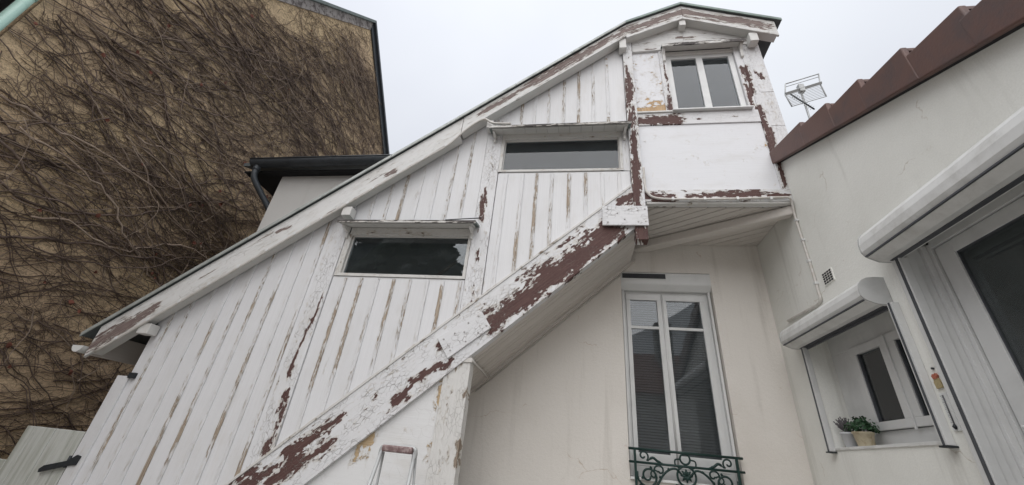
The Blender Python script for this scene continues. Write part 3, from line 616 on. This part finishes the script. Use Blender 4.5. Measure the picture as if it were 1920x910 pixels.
for x in (WX0+.012, WX1-.04): box('shutter_guide', x, x+.028, 5.06, 5.098, -.045, 2.12, 'pvc', HS)
# cast iron guard
ir = tube('window_guard', [(WX0-.01, 4.955, .272), (WX1+.01, 4.955, .272)], .013, 'iron', HS); ir['label'] = 'dark green cast iron window guard with scrolls'
tube('rail', [(WX0-.01, 4.955, .145), (WX1+.01, 4.955, .145)], .012, 'iron', ir)
for x in (.66, 1.685): mk('upright', *geo_box(x-.012, x+.012, 4.943, 4.967, -.10, .27), 'iron', ir)
def spiral(cx, cz, r0_, r1_, a0, a1, n=26):
    return [(cx+(r0_+(r1_-r0_)*i/n)*math.cos(a0+(a1-a0)*i/n), 4.955, cz+(r0_+(r1_-r0_)*i/n)*math.sin(a0+(a1-a0)*i/n)) for i in range(n+1)]
PI = math.pi
for sx, X0 in ((1, .672), (-1, 1.673)):
    def mir(p): return [(X0+sx*(q[0]), q[1], q[2]) for q in p]
    tube('scroll', mir(spiral(.115, .025, .115, .02, PI*.9, PI*.9+sx*0+PI*3.1)), [.011]*20+[.011-.0006*i for i in range(7)], 'iron', ir, 6)
    tube('scroll', mir(spiral(.075, .21, .055, .012, -PI*.3, PI*1.9)), .009, 'iron', ir, 6)
    tube('scroll', mir(smoothpath([(.02, 4.955, -.06), (.10, 4.955, -.10), (.19, 4.955, -.06), (.26, 4.955, .04), (.33, 4.955, .10), (.40, 4.955, .115), (.45, 4.955, .07)], 5)), .011, 'iron', ir, 6)
    tube('scroll', mir(spiral(.235, .085, .06, .012, PI*1.1, -PI*.9)), .009, 'iron', ir, 6)
    tube('scroll', mir(spiral(.175, .04, .05, .010, PI*.2, PI*2.0)), .008, 'iron', ir, 6)
    tube('leaf_scroll', mir(smoothpath([(.12, 4.955, .165), (.17, 4.955, .2), (.22, 4.955, .17), (.27, 4.955, .155)], 5)), [.006]*3+[.013]*10+[.005]*3, 'iron', ir, 6)
    for q in ((.33, .10), (.06, .0), (.15, .10), (.24, .02)):
        g = geo_tube([(X0+sx*q[0]-.018, 4.955, q[1]), (X0+sx*q[0]-.008, 4.952, q[1]+.008), (X0+sx*q[0]+.012, 4.955, q[1])], [.004, .016, .004], 6); mk('leaf', *g, 'iron', ir, smooth=True)
cx = 1.172
tube('medallion_ring', spiral(cx, .055, .092, .092, 0, 2*PI, 28), .011, 'iron', ir, 6)
tube('medallion_ring', spiral(cx, .215, .05, .05, 0, 2*PI, 20), .010, 'iron', ir, 6)
for k in range(8):
    a = k*PI/4; g = geo_tube([(cx, 4.95, .06), (cx+.03*math.cos(a), 4.945, .06+.03*math.sin(a)), (cx+.062*math.cos(a), 4.955, .06+.062*math.sin(a))], [.012, .018, .005], 6); mk('rosette_petal', *g, 'iron', ir, smooth=True)
for sx in (-1, 1):
    tube('scroll', [(cx+sx*a[0], a[1], a[2]) for a in smoothpath([(.02, 4.955, -.03), (.07, 4.955, -.055), (.10, 4.955, -.03), (.115, 4.955, -.035)], 4)], .009, 'iron', ir, 6)
    tube('scroll', [(cx+sx*a[0], a[1], a[2]) for a in smoothpath([(.06, 4.955, .13), (.10, 4.955, .15), (.10, 4.955, .20), (.05, 4.955, .21)], 4)], .008, 'iron', ir, 6)
g = geo_tube([(cx, 4.955, -.03), (cx, 4.955, -.06), (cx, 4.955, -.095)], [.006, .022, .003], 8); mk('drop', *g, 'iron', ir, smooth=True)
ir.location.z -= .055

# ================================================================== annex on the right
XR = 2.4
AN = thing('annex', 'grey-white rendered annex wall with roller shutters and a rusty tile edge', 'building', (3.2, 2.5, 0))
ztop = lambda y: 3.34+.45*(y-3.927)
def wallpiece(y0, y1, z0, z1=None):
    a, b = (ztop(y0), ztop(y1)) if z1 is None else (z1, z1)
    return geo_prism([(y0, z0), (y1, z0), (y1, b), (y0, a)], 'x', XR, XR+.22)
SY0, SY1, SZ0, SZ1 = 3.19, 4.47, .335, 1.42
DY0, DY1, DZ1 = 1.45, 2.985, 1.72
mk('wall', *join(wallpiece(SY1, 4.999, G), wallpiece(SY0, SY1, G, SZ0), wallpiece(SY0, SY1, SZ1), wallpiece(DY1, SY0, G), wallpiece(DY0, DY1, DZ1), wallpiece(-2.5, DY0, G)), 'annex', AN)
mk('room', *join(geo_box(3.9, 3.95, 1.0, 5.2, G, 2.2), geo_box(2.63, 3.9, 5.0, 5.05, G, 2.2), geo_box(2.63, 3.9, 1.0, 1.05, G, 2.2), geo_box(2.63, 3.9, 1.0, 5.2, 2.2, 2.25), geo_box(2.63, 3.9, 3.08, 3.11, G, 2.2)), 'inside', AN)
# stepped sheet-metal tile edge
st = [(4.02, 3.55, 3.40, 3.385), (3.40, 3.335, 2.995, 3.21), (2.995, 3.135, 2.60, 3.05), (2.60, 2.955, 2.19, 2.87), (2.19, 2.785, 1.79, 2.70), (1.79, 2.61, 1.39, 2.53), (1.39, 2.44, .99, 2.36), (.99, 2.27, .59, 2.19), (.59, 2.10, .19, 2.02), (.19, 1.93, -.2, 1.85)]
for k_, (ya, za, yb, zb) in enumerate(st):
    n = geo_prism([(ya, za), (yb-.05, zb-.0), (yb-.05, ztop(yb-.05)-.01), (ya, ztop(ya)-.01)], 'x', 2.315-.004*(k_ % 2), 2.36-.004*(k_ % 2))
    o = mk('edge_tile', *n, 'rust', AN); md = o.modifiers.new('bevel', 'BEVEL'); md.width = .012; md.segments = 3
    mk('roof_sheet', *geo_prism([(ya, za-.002), (yb-.04, zb-.002), (yb-.04, zb-.03), (ya, za-.03)], 'x', 2.361, 6.5), 'rust', AN)
mk('edge_board', *geo_prism([(4.0, ztop(4.0)), (-.5, ztop(-.5)), (-.5, ztop(-.5)+.06), (4.0, ztop(4.0)+.06)], 'x', 2.361, 2.42), 'dark', AN)
mk('flashing', *geo_box(2.40, 2.62, 3.93, 4.06, 3.52, 3.60), 'zinc', AN)
mk('roof', *geo_prism([(4.02, 3.40), (8.0, 4.9), (8.0, 5.0), (4.02, 3.5)], 'x', 2.62, 7.0), 'rust', AN)
# roller shutter boxes
prof = [(0, .225), (-.07, .225), (-.12, .218), (-.16, .198), (-.188, .165), (-.2, .12), (-.2, .07), (-.185, .045), (-.165, .03), (-.10, .003), (0, 0)]
def shutter_box(y0, y1, z0, s, label):
    b = mk('shutter_box', *geo_prism([(XR+a, z0+c*s) for a, c in prof], 'y', y0, y1), 'pvc_dirty', AN); b['label'] = label
    for ya, yb in ((y0-.012, y0), (y1, y1+.012)): mk('end_cap', *geo_prism([(XR+a*1.02, z0-.002+c*s*1.02) for a, c in prof], 'y', ya, yb), 'pvc_grey', b)
    mk('lip', *geo_box(XR-.195, XR-.180, y0+.004, y1-.004, z0+.030*s, z0+.038*s), 'rail_dark', b)
    mk('slot', *geo_box(XR-.055, XR-.015, y0+.03, y1-.03, z0-.004, z0+.001), 'rail_dark', b)
shutter_box(3.205, 4.55, 1.288, 1.0, 'small half-round shutter box over the recessed window')
shutter_box(.6, 3.03, 1.565, 1.2, 'large half-round shutter box over the glazed door')
# small recessed window
sw = box('window', 2.60, 2.66, SY0, SY1, SZ0+.02, .485, 'pvc', AN); sw['label'] = 'recessed white casement window above the flower pots'
def ybar(nm, y0, y1, z0, z1, x0=2.60, x1=2.66, mat='pvc', par=None): return box(nm, x0, x1, y0, y1, z0, z1, mat, par or sw)
ybar('frame_rail', SY0, SY1, 1.20, SZ1+.0); ybar('frame_stile', 4.16, SY1, .485, 1.20); ybar('frame_stile', SY0, 3.24, .485, 1.20)
for a, b in ((3.665, 4.155), (3.245, 3.655)):
    lf = ybar('casement', a, b, .49, .555, 2.575, 2.63)
    ybar('rail', a, b, 1.13, 1.197, 2.575, 2.63, par=lf); ybar('stile', a, a+.085, .555, 1.13, 2.575, 2.63, par=lf); ybar('stile', b-.085, b, .555, 1.13, 2.575, 2.63, par=lf)
    ybar('gasket', b-.098, b-.085, .555, 1.13, 2.585, 2.62, 'rail_dark', lf)
    ybar('pane', a+.08, b-.08, .55, 1.135, 2.605, 2.612, 'glass_dark', lf)
ybar('meeting_bead', 3.652, 3.672, .47, 1.20, 2.562, 2.576)
box('sill', 2.33+.06, 2.60, SY0, SY1, SZ0-.0, SZ0+.022, 'pvc_dirty', AN)
for y in (SY0-.045, SY1-.008):
    gd = box('shutter_guide', 2.35, 2.399, y, y+.052, SZ0-.01, 1.29, 'pvc', AN)
    mk('brush', *geo_box(2.345, 2.3495, y+.018, y+.034, SZ0-.01, 1.29), 'rail_dark', gd); mk('guide_foot', *geo_box(2.34, 2.42, y-.01, y+.062, SZ0-.022, SZ0-.011), 'blackiron', gd)
box('shutter_slat', 2.375, 2.39, SY0+.02, SY1-.02, 1.262, 1.288, 'rail_dark', AN)
# glazed door
dr = box('door', 2.585, 2.64, DY0+.05, 2.905, G+.02, -.9, 'pvc', AN); dr['label'] = 'white framed glazed door under the large shutter box'
box('stile', 2.585, 2.64, 2.775, 2.905, -.9, 1.615, 'pvc', dr); box('stile', 2.585, 2.64, DY0+.05, DY0+.18, -.9, 1.615, 'pvc', dr)
box('rail', 2.585, 2.64, DY0+.18, 2.775, 1.525, 1.615, 'pvc', dr)
mk('gasket', *join(geo_box(2.598, 2.63, 2.768, 2.775, -.9, 1.525), geo_box(2.592, 2.63, DY0+.18, 2.768, 1.518, 1.525)), 'rail_dark', dr)
box('pane', 2.608, 2.616, DY0+.17, 2.78, -.91, 1.53, 'glass_door', dr, bev=0)
mk('door_gap', *join(geo_box(2.60, 2.64, 2.9055, 2.913, -1.5, 1.622), geo_box(2.60, 2.64, DY0, 2.9055, 1.6155, 1.622)), 'rail_dark', dr)
g = geo_tube(smoothpath([(2.585, 2.84, .42), (2.54, 2.84, .42), (2.535, 2.80, .42), (2.535, 2.70, .42)], 5), .011, 8); mk('handle', *g, 'pvc', dr, smooth=True)
fr = box('door_frame', 2.57, 2.64, 2.913, 2.985, G+.02, 1.66, 'pvc', AN)
box('frame_head', 2.57, 2.64, DY0, 2.913, 1.622, 1.70, 'pvc', fr)
for x0, x1, d in ((2.53, 2.569, .045), (2.475, 2.529, .022), (2.425, 2.474, .034)): box('frame_rib', x0, x1, 2.985-d, 2.984, G+.02, 1.66, 'pvc', fr, bev=.002)
box('shutter_guide', 2.365, 2.424, 2.945, 3.02, G+.02, 1.565, 'pvc', AN)
mk('guide_slot', *geo_box(2.36, 2.3645, 2.955, 2.978, G+.02, 1.565), 'rail_dark', AN)
# air vent
vt = mk('air_vent', *geo_box(2.392, 2.402, 3.73, 3.895, 1.735, 1.865), 'annex', AN)
for i in range(4):
    for j in range(5): mk('vent_hole', *geo_box(2.3885, 2.3915, 3.742+i*.037, 3.768+i*.037, 1.744+j*.0235, 1.758+j*.0235), 'dark', vt)

# thermometer, painted ornament, pots
th = thing('thermometer', 'long white wall thermometer with fine scale beside the door track', 'thermometer', (2.39, 3.085, EYE+.5))
box('scale_plate', 2.391, 2.398, 3.055, 3.115, .405, .635, 'thermo', th, bev=.004)
tube('glass_stem', [(2.388, 3.085, .44), (2.388, 3.085, .62)], .004, 'ink', th, 6)
for i in range(17): mk('tick', *geo_box(2.3898, 2.3908, 3.092, 3.092+(.018 if i % 4 == 0 else .011), .455+i*.01, .4565+i*.01), 'ink', th)
g = geo_tube([(2.387, 3.085, .415), (2.385, 3.085, .43), (2.387, 3.085, .445)], [.005, .013, .005], 8); mk('bulb', *g, 'blackiron', th, smooth=True)
od = thing('painted_ornament', 'small red and ochre painted ornament hung above the thermometer', 'ornament', (2.39, 3.085, EYE+.7))
mk('body', *geo_prism([(3.058, .665), (3.108, .662), (3.112, .70), (3.103, .725), (3.066, .725), (3.055, .70)], 'x', 2.388, 2.398), 'yellowpaint', od)
mk('flower', *geo_prism([(3.07, .722), (3.10, .722), (3.108, .742), (3.095, .755), (3.085, .745), (3.074, .757), (3.062, .742)], 'x', 2.384, 2.3975), 'redpaint', od)
g = geo_tube([(2.40, 3.083, .79), (2.388, 3.083, .79), (2.385, 3.083, .79)], [.008, .008, .003], 8); mk('screw', *g, 'blackiron', od, smooth=True)
def pot(name, label, x, y, r0_, r1_, hgt, mat, plant):
    zb = SZ0+.0225
    p = thing(name, label, 'potted plant', (x, y, EYE+zb))
    n = 20; V = []; F = []
    pr = [(0, 0), (r0_*.94, 0), (r0_, .004), (r1_*.97, hgt*.86), (r1_*1.05, hgt*.87), (r1_*1.06, hgt), (r1_*.95, hgt), (r1_*.92, hgt*.88), (0, hgt*.87)]
    for a, z in pr:
        for k in range(n): V.append((x+a*math.cos(2*PI*k/n), y+a*math.sin(2*PI*k/n), zb+z))
    for i in range(len(pr)-1):
        for k in range(n): F.append((i*n+k, i*n+(k+1) % n, (i+1)*n+(k+1) % n, (i+1)*n+k))
    mk('pot', V, F, mat, p, recalc=True, smooth=True)
    mk('soil', *geo_tube([(x, y, zb+hgt*.86), (x, y, zb+hgt*.9)], r1_*.93, 16), 'soil', p)
    plant(p, x, y, zb+hgt*.9)
def bushy(p, x, y, z):
    V = []; F = []
    for i in range(210):
        a = random.random()*2*PI; e = math.acos(random.random()); rr = random.uniform(.5, 1)
        c_ = Vector((x+rr*.12*math.cos(a)*math.sin(e), y+rr*.125*math.sin(a)*math.sin(e), z+.02+rr*.12*math.cos(e)))
        nrm = Vector((random.gauss(0, .6)+math.cos(a)*.6, random.gauss(0, .6)+math.sin(a)*.6, .8)).normalized(); u = nrm.orthogonal().normalized(); v = nrm.cross(u); s = random.uniform(.009, .017)
        b = len(V)
        for k in range(6): q = c_+u*s*math.cos(k*PI/3)*1.25+v*s*math.sin(k*PI/3)+nrm*(.003 if k % 2 else -.003); V.append(tuple(q))
        F.append(tuple(range(b, b+6)))
    struct(mk('foliage', V, F, 'leaf', p, recalc=False), 'stuff')
    struct(mk('stalks', *join(*[geo_tube([(x, y, z), (x+.05*math.cos(a), y+.05*math.sin(a), z+.08)], .003, 4) for a in [k*PI/4 for k in range(8)]]), 'leaf', p), 'stuff')
def spiky(p, x, y, z):
    gs = []
    for i in range(90):
        a = random.random()*2*PI; l = random.uniform(.07, .15); sp = random.uniform(.1, .95)
        d = Vector((math.cos(a)*sp, math.sin(a)*sp+.25, 1)).normalized()
        q = Vector((x, y, z)); gs.append(geo_tube([q, q+d*l*.6, q+d*l+Vector((0, 0, random.uniform(-.01, .01)))], [.0018, .002, .0055], 4))
    struct(mk('foliage', *join(*gs), 'lavender', p), 'stuff')
pot('flower_pot', 'white pot of greyish lavender on the recessed window sill', 2.475, 4.34, .043, .06, .125, 'pot_white', spiky)
pot('flower_pot', 'cream pot of dark green bushy plant on the recessed window sill', 2.465, 4.12, .058, .075, .115, 'pot_cream', bushy)

# ================================================================== gable house with the dried creeper
XG = -7.0
GH = thing('gable_house', 'tall gabled neighbour house with bare ochre side wall', 'house', (-9, 7.2, 0))
RY, RZ = 7.23, 12.53; gs1, gs2 = 1.168, 1.07
gz = lambda y: RZ-gs1*(RY-y) if y < RY else RZ-gs2*(y-RY)
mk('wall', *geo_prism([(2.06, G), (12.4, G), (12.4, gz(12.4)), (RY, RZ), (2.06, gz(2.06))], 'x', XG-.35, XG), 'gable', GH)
mk('eave_wall', *geo_box(-16, XG-.36, 2.1, 2.4, G, gz(2.06)), 'inside', GH); mk('eave_wall', *geo_box(-16, XG-.36, 12.1, 12.4, G, gz(12.4)), 'inside', GH)
r1 = mk('roof', *geo_prism([(1.95, gz(1.95)+.04), (RY, RZ+.04), (RY, RZ+.16), (1.95, gz(1.95)+.16)], 'x', -16, XG+.14), 'zinc', GH)
r2 = mk('roof', *geo_prism([(12.8, gz(12.8)+.04), (RY, RZ+.04), (RY, RZ+.16), (12.8, gz(12.8)+.16)], 'x', -16, XG+.14), 'slate_gutter', GH)
vb = mk('verge_board', *geo_prism([(2.05, gz(2.05)-.34), (RY, RZ-.34), (RY, RZ+.035), (2.05, gz(2.05)+.035)], 'x', XG+.003, XG+.05), 'verge', GH)
mk('verge_board', *geo_prism([(12.6, gz(12.6)-.22), (RY, RZ-.22), (RY, RZ+.035), (12.6, gz(12.6)+.035)], 'x', XG+.003, XG+.06), 'slate_gutter', GH)
dp = tube('downpipe', [(XG+.03, 1.96, G+.05), (XG+.03, 1.96, gz(1.96))], .055, 'mint', GH, 14); dp['label'] = 'mint green downpipe at the wall corner'
for z in (1.0, 3.9, 4.6, 6.0): tube('pipe_bracket', [(XG+.03, 1.96, z), (XG+.03, 1.96, z+.04)], .064, 'mint', dp, 14)
BH = thing('brick_house', 'dark red wall beyond the mint green downpipe', 'house', (-9, -1, 0))
mk('wall', *geo_box(-9.5, XG-.12, .2, 1.86, G, 6.5), 'brick', BH)
mk('coping', *geo_box(-9.55, XG-.07, .15, 1.88, 6.5, 6.6), 'zinc', BH)

CR = thing('dried_creeper', 'leafless creeper stems and twigs spread over the ochre gable wall', 'creeper', (XG, 6, 0))
def inside(y, z): return 2.0 < y < 12.35 and z < gz(y)-(.30 if y < RY else .16) and z > G+.05
def flow(y, z): return .10+.16*math.sin(y*.8+z*.55)+.12*math.sin(z*1.7-y*.4)+.08*math.sin(y*2.3+1)
def path(y, z, L, step, wob, off, dev=0.0, grav=0.0):
    pts = []; a = flow(y, z)+dev; s = 0; o = off; ph = random.random()*6
    while s < L:
        if not inside(y, z): break
        pts.append((XG+o, y, z))
        a += random.gauss(0, wob); a += (flow(y, z)+dev*.6-a)*.10-grav
        y += step*math.cos(a); z += step*math.sin(a); s += step
        o = max(.008, off+.5*off*math.sin(ph+s*2.2)+random.uniform(-.006, .006))
    return pts
# bundles of thick stems run along the wall, rooted at its far foot
bundles = [(random.uniform(-.6, 2.4)+1.0, z0) for z0 in np.linspace(1.9, 11.3, 26)]
stems = []
for (yb, zb) in bundles:
    yb = max(2.15, yb if zb < 6 else RY-(RZ-zb)/gs1+random.uniform(.3, 1.0))
    for k in range(random.randint(4, 8) if zb > 2.2 else 2):
        stems.append(path(yb+random.uniform(0, 1.2), zb+random.gauss(0, .16), random.uniform(3, 9), .13, .24, random.uniform(.02, .07), random.gauss(0, .12)))
stems = [s for s in stems if len(s) > 8]
stems.sort(key=lambda s: -len(s))
for i, s in enumerate(stems[:70]):
    r_ = random.uniform(.010, .019) if i < 34 else random.uniform(.006, .012)
    mk('stem', *geo_tube([(a_, b_+random.gauss(0, .012), c_+random.gauss(0, .014)) for a_, b_, c_ in s], [r_*random.uniform(.8, 1.15)*(1-.75*k/len(s)) for k in range(len(s))], 6), 'stem' if i % 4 < 1 else 'twig', CR, smooth=True)
def tubes_np(name, paths, rads, mat, parent):
    V = []; F = []; b = 0
    ang = np.array([0, 2*np.pi/3, 4*np.pi/3])
    for p, r_ in zip(paths, rads):
        P = np.array(p); n = len(P)
        if n < 2: continue
        d = np.gradient(P, axis=0); d /= np.linalg.norm(d, axis=1, keepdims=True)+1e-9
        a = np.cross(d, np.array([1., .13, .07])); a /= np.linalg.norm(a, axis=1, keepdims=True)+1e-9
        c_ = np.cross(d, a); rr = np.linspace(r_, r_*.35, n)[:, None, None]
        ring = P[:, None, :]+rr*(np.cos(ang)[None, :, None]*a[:, None, :]+np.sin(ang)[None, :, None]*c_[:, None, :])
        V.append(ring.reshape(-1, 3))
        i = np.arange(n-1)[:, None]*3; k = np.arange(3)[None, :]; k2 = (k+1) % 3
        F.append((np.stack([i+k, i+k2, i+3+k2, i+3+k], -1).reshape(-1, 4)+b)); b += n*3
    V = np.concatenate(V); F = np.concatenate(F)
    og = origin(parent); V = V+np.array([-og.x, -og.y, EYE-og.z])
    me = bpy.data.meshes.new(name); me.vertices.add(len(V)); me.vertices.foreach_set('co', V.ravel())
    me.loops.add(F.size); me.loops.foreach_set('vertex_index', F.ravel().astype(np.int32))
    me.polygons.add(len(F)); me.polygons.foreach_set('loop_start', np.arange(0, F.size, 4, dtype=np.int32))
    me.update(calc_edges=True); me.validate(); me.materials.append(M[mat])
    o = bpy.data.objects.new(name, me); C.objects.link(o); o.parent = parent; o['kind'] = 'stuff'; return o
def dens(y, z):
    f = math.sin(y*1.1+z*2.9+.8*math.sin(z*1.3))+.8*math.sin(z*5.1-y*.9+1.2*math.sin(y*1.7))+.6*math.sin(y*3.1+z*1.1)
    return max(.24, min(1, .60+.32*f))*(1 if z > 3 else .88+.04*max(0, z))
def rand_pt():
    while True:
        y = 2.13+10*random.random()**1.25; z = random.uniform(-.8, 12.3)
        if inside(y, z) and random.random() < dens(y, z): return y, z
pale, dark_, fine = ([], []), ([], []), ([], [])
def put(dst, p, r_):
    if len(p) > 3: dst[0].append(p); dst[1].append(r_)
for s_ in stems[70:]: put(pale, s_, random.uniform(.006, .013))
for _ in range(520):            # long runners hugging the wall, with darker strands beside them in place of shadow
    y, z = rand_pt(); y = max(2.05, y-random.uniform(0, 1.8))
    if not inside(y, z): continue
    p = path(y, z, random.uniform(1.6, 6.0), .11, .26, random.uniform(.010, .04), random.gauss(0, .24))
    put(dark_ if random.random() < .8 else pale, p, random.uniform(.005, .011))
    for q in range(random.choice((0, 1, 2, 3))):
        oz = random.gauss(0, .035); a_, b_ = sorted((random.randint(0, len(p)), random.randint(0, len(p))))
        put(dark_, [(x_+random.uniform(-.004, .006), y_+random.gauss(0, .01), z_+oz+random.gauss(0, .012)) for x_, y_, z_ in p[a_:b_]], random.uniform(.003, .007))
for _ in range(1700):           # side shoots
    q = random.choice(random.choice(stems))
    if random.random() > dens(q[1], q[2])+.2: continue
    put(dark_ if random.random() < .75 else pale, path(q[1], q[2]+random.gauss(0, .14), random.uniform(.5, 2.2), .09, .40, random.uniform(.010, .06), random.gauss(0, .65), random.uniform(-.03, .03)), random.uniform(.0035, .0075))
for _ in range(170):            # pale loops standing off the wall
    y, z = rand_pt()
    put(pale, path(y, z, random.uniform(.5, 1.3), .07, .16, random.uniform(.05, .14), random.uniform(-1.2, 1.2), random.choice((-1, 1))*random.uniform(.08, .16)), random.uniform(.005, .009))
for _ in range(8500):
    y, z = rand_pt()
    put(fine, path(y, z, random.uniform(.22, .8), .075, .5, random.choice((.008, .012, .02, .035)), random.gauss(0, .8) if random.random() < .7 else random.uniform(-3, 3), random.uniform(-.06, .06)), random.uniform(.0025, .005))
tubes_np('branches', *pale, 'stem', CR)
tubes_np('dark_branches_and_shade', *dark_, 'twig', CR)
tubes_np('twigs', *fine, 'twig', CR)
V = []; F = []
for _ in range(170):
    y, z = rand_pt()
    if z > 5 and random.random() < .6: continue
    s = random.uniform(.02, .045); a = random.random()*6; b = len(V)
    for k in range(5): V.append((XG+.04+random.uniform(0, .04), y+s*math.cos(a+k*1.257)*random.uniform(.6, 1), z+s*math.sin(a+k*1.257)))
    F.append(tuple(range(b, b+5)))
struct(mk('dry_leaves', V, F, 'dryleaf', CR, recalc=False), 'stuff')

# ================================================================== gate, ladder, antenna
GT = thing('yard_gate', 'weathered white plank gate hung from the staircase corner', 'gate', (-5.55, 4.0, 0))
for i in range(6):
    x0 = -5.955+i*.131; box('plank', x0+.0015, x0+.1295, YF+random.uniform(-.002, .002), YF+.028, G+.03, -.165+(.0 if i else -.002), 'gate', GT, bev=.005)
for z in (-.45, -1.3): box('ledge', -5.95, -5.18, YF+.029, YF+.06, z-.05, z+.05, 'gate', GT)
mk('strap_hinge', *geo_prism([(-5.44, -.535), (-5.43, -.565), (-5.10, -.475), (-5.03, -.465), (-5.02, -.385), (-5.07, -.375), (-5.15, -.435), (-5.40, -.50)], 'y', YF-.035, YF-.022), 'blackiron', GT)
g = geo_tube([(-5.155, YF-.02, -.50), (-5.155, YF-.02, -.39)], .014, 8); mk('hinge_pin', *g, 'blackiron', GT, smooth=True)
GL = thing('fence_panel', 'lower white plank panel beside the yard gate, against the creeper wall', 'fence', (-6.5, 4.0, 0))
for i in range(8):
    x0 = -6.97+i*.125; box('plank', x0+.0015, x0+.1235, YF+.012, YF+.04, G+.03, -.50+random.uniform(-.004, .004), 'gate', GL, bev=.005)
LD = thing('step_ladder', 'aluminium step ladder top with a worn maroon handle tray', 'ladder', (-1.43, 3.5, 0))
for xa, xb in ((-1.566, -1.70), (-1.282, -1.27+.06)):
    pts = [(xa, 3.50, -.03), (xa+(xb-xa)*.5, 3.36, G/2), (xb, 3.2, G+.02)]
    mk('rail', *geo_tube(pts, .0165, 8), 'alu', LD, smooth=True)
    pts = [(xa, 3.54, -.05), (xb, 3.86, G+.02)]
    mk('rear_leg', *geo_tube(pts, .011, 8), 'alu', LD, smooth=True)
g = smoothpath([(-1.575, 3.50, -.075), (-1.572, 3.50, -.03), (-1.55, 3.50, -.006), (-1.43, 3.50, -.002), (-1.30, 3.50, -.002), (-1.275, 3.50, -.03), (-1.272, 3.50, -.075)], 5)
mk('top_bar', *geo_tube(g, .018, 8), 'alu', LD, smooth=True)
o = box('handle_tray', -1.555, -1.292, 3.45, 3.54, -.045, .006, 'maroon', LD, bev=.012)
for k in range(5):
    z = G+.25*(k+1)-.02; f_ = (z-(-.03))/(G+.05); w_ = .14*f_
    box('tread', -1.56-w_*.95, -1.285+w_*.4, 3.50-.3*f_-.06, 3.50-.3*f_+.02, z-.02, z+.01, 'alu', LD)
AT = thing('tv_antenna', 'rooftop television antenna with a wire grid reflector behind the rusty tile edge', 'antenna', (5.2, 7.0, EYE+4.6))
ky = 7/9
def ap(x, z, y=7.0): return (x*ky, y, z*ky)
tube('mast', [ap(6.56, 10.6), ap(6.50, 8.9), ap(6.48, 6.0)], .022, 'alu', AT)
mk('crossbar', *geo_tube([ap(6.10, 10.20, 6.97), ap(7.14, 10.60, 6.97)], .045, 4), 'alu', AT)
mk('clamp', *geo_box(5.05, 5.16, 6.93, 7.03, 7.98, 8.2), 'alu', AT)
tube('reflector_tube', [ap(6.12, 10.52, 6.9), ap(7.11, 10.89, 6.9)], .014, 'alu', AT, 6); tube('reflector_tube', [ap(6.13, 10.44, 6.93), ap(7.12, 10.81, 6.93)], .008, 'alu', AT, 6)
tube('frame_arm', [ap(6.12, 10.52, 6.9), ap(6.10, 10.20), ap(6.08, 9.57, 6.9)], .015, 'alu', AT, 6); tube('frame_arm', [ap(7.11, 10.89, 6.9), ap(7.14, 10.60), ap(7.06, 9.92, 6.9)], .015, 'alu', AT, 6)
for i in range(9):
    f_ = i/8; tube('grid_wire', [ap(6.10-.02*f_, 10.12-.55*f_, 6.97-.07*f_), ap(7.13-.07*f_, 10.50-.58*f_, 6.97-.07*f_)], .0055 if i < 8 else .010, 'alu', AT, 5)
bm_ = [ap(6.25, 10.22, 7.0), (6.72*6.75/9, 6.75, 9.56*6.75/9)]
tube('boom', bm_, .016, 'blackiron', AT, 6)
for i in range(10):
    f_ = .15+.085*i; p = Vector(bm_[0]).lerp(Vector(bm_[1]), f_); tube('director', [p+Vector((-.05, 0, -.05)), p+Vector((.05, 0, .05))], .006, 'alu', AT, 5)
tube('strut', [ap(6.50, 9.0), ap(6.62, 9.2, 6.95), ap(6.70, 9.0, 6.9)], .010, 'blackiron', AT, 5)
SP = thing('roof_spike', 'thin dark rod poking up behind the rusty tile edge', 'rod', (4.0, 5.0, EYE+3.7))

# ================================================================== behind the viewer: unseen house and tree added for the panes to mirror
OH = thing('added_opposite_house', 'unseen rendered house added across the yard for pane reflections, with tiled roof and chimney', 'house', (2, -11, 0))
mk('wall', *geo_box(-3, 14, -15, -9, G, 3.2), 'house', OH)
mk('roof', *geo_prism([(-15.4, 3.1), (-12, 5.6), (-8.6, 3.1), (-8.6, 3.0), (-12, 5.45), (-15.4, 3.0)], 'x', -3.3, 14.3), 'terracotta', OH)
mk('chimney', *geo_box(4.2, 5.0, -11.6, -10.8, 4.2, 7.0), 'inside', OH)
TR = thing('added_evergreen_tree', 'unseen dark evergreen tree added across the yard for pane reflections', 'tree', (-8, -8, 0))
mk('trunk', *geo_tube([(-8, -8, G), (-8.1, -8, 2), (-8, -7.9, 5), (-7.9, -8, 10)], [.3, .24, .17, .05], 10), 'bark', TR, smooth=True)
V = []; F = []
for i in range(16000):
    hgt = random.random()**.8; rr = 4.6*(1-hgt)**.55*min(1, .35+hgt*3)*math.sqrt(random.random()); a = random.random()*2*PI
    c_ = Vector((-8+rr*math.cos(a), -8+rr*math.sin(a), 0+hgt*11.5+random.gauss(0, .3)))
    u = Vector((random.gauss(0, 1), random.gauss(0, 1), random.gauss(0, .6))).normalized(); v = u.orthogonal().normalized(); s = random.uniform(.16, .36); b = len(V)
    V += [tuple(c_+u*s), tuple(c_+v*s*.6), tuple(c_-u*s), tuple(c_-v*s*.6)]; F.append((b, b+1, b+2, b+3))
struct(mk('crown', V, F, 'conifer', TR, recalc=False), 'stuff')
bpy.data.objects.remove(SP)
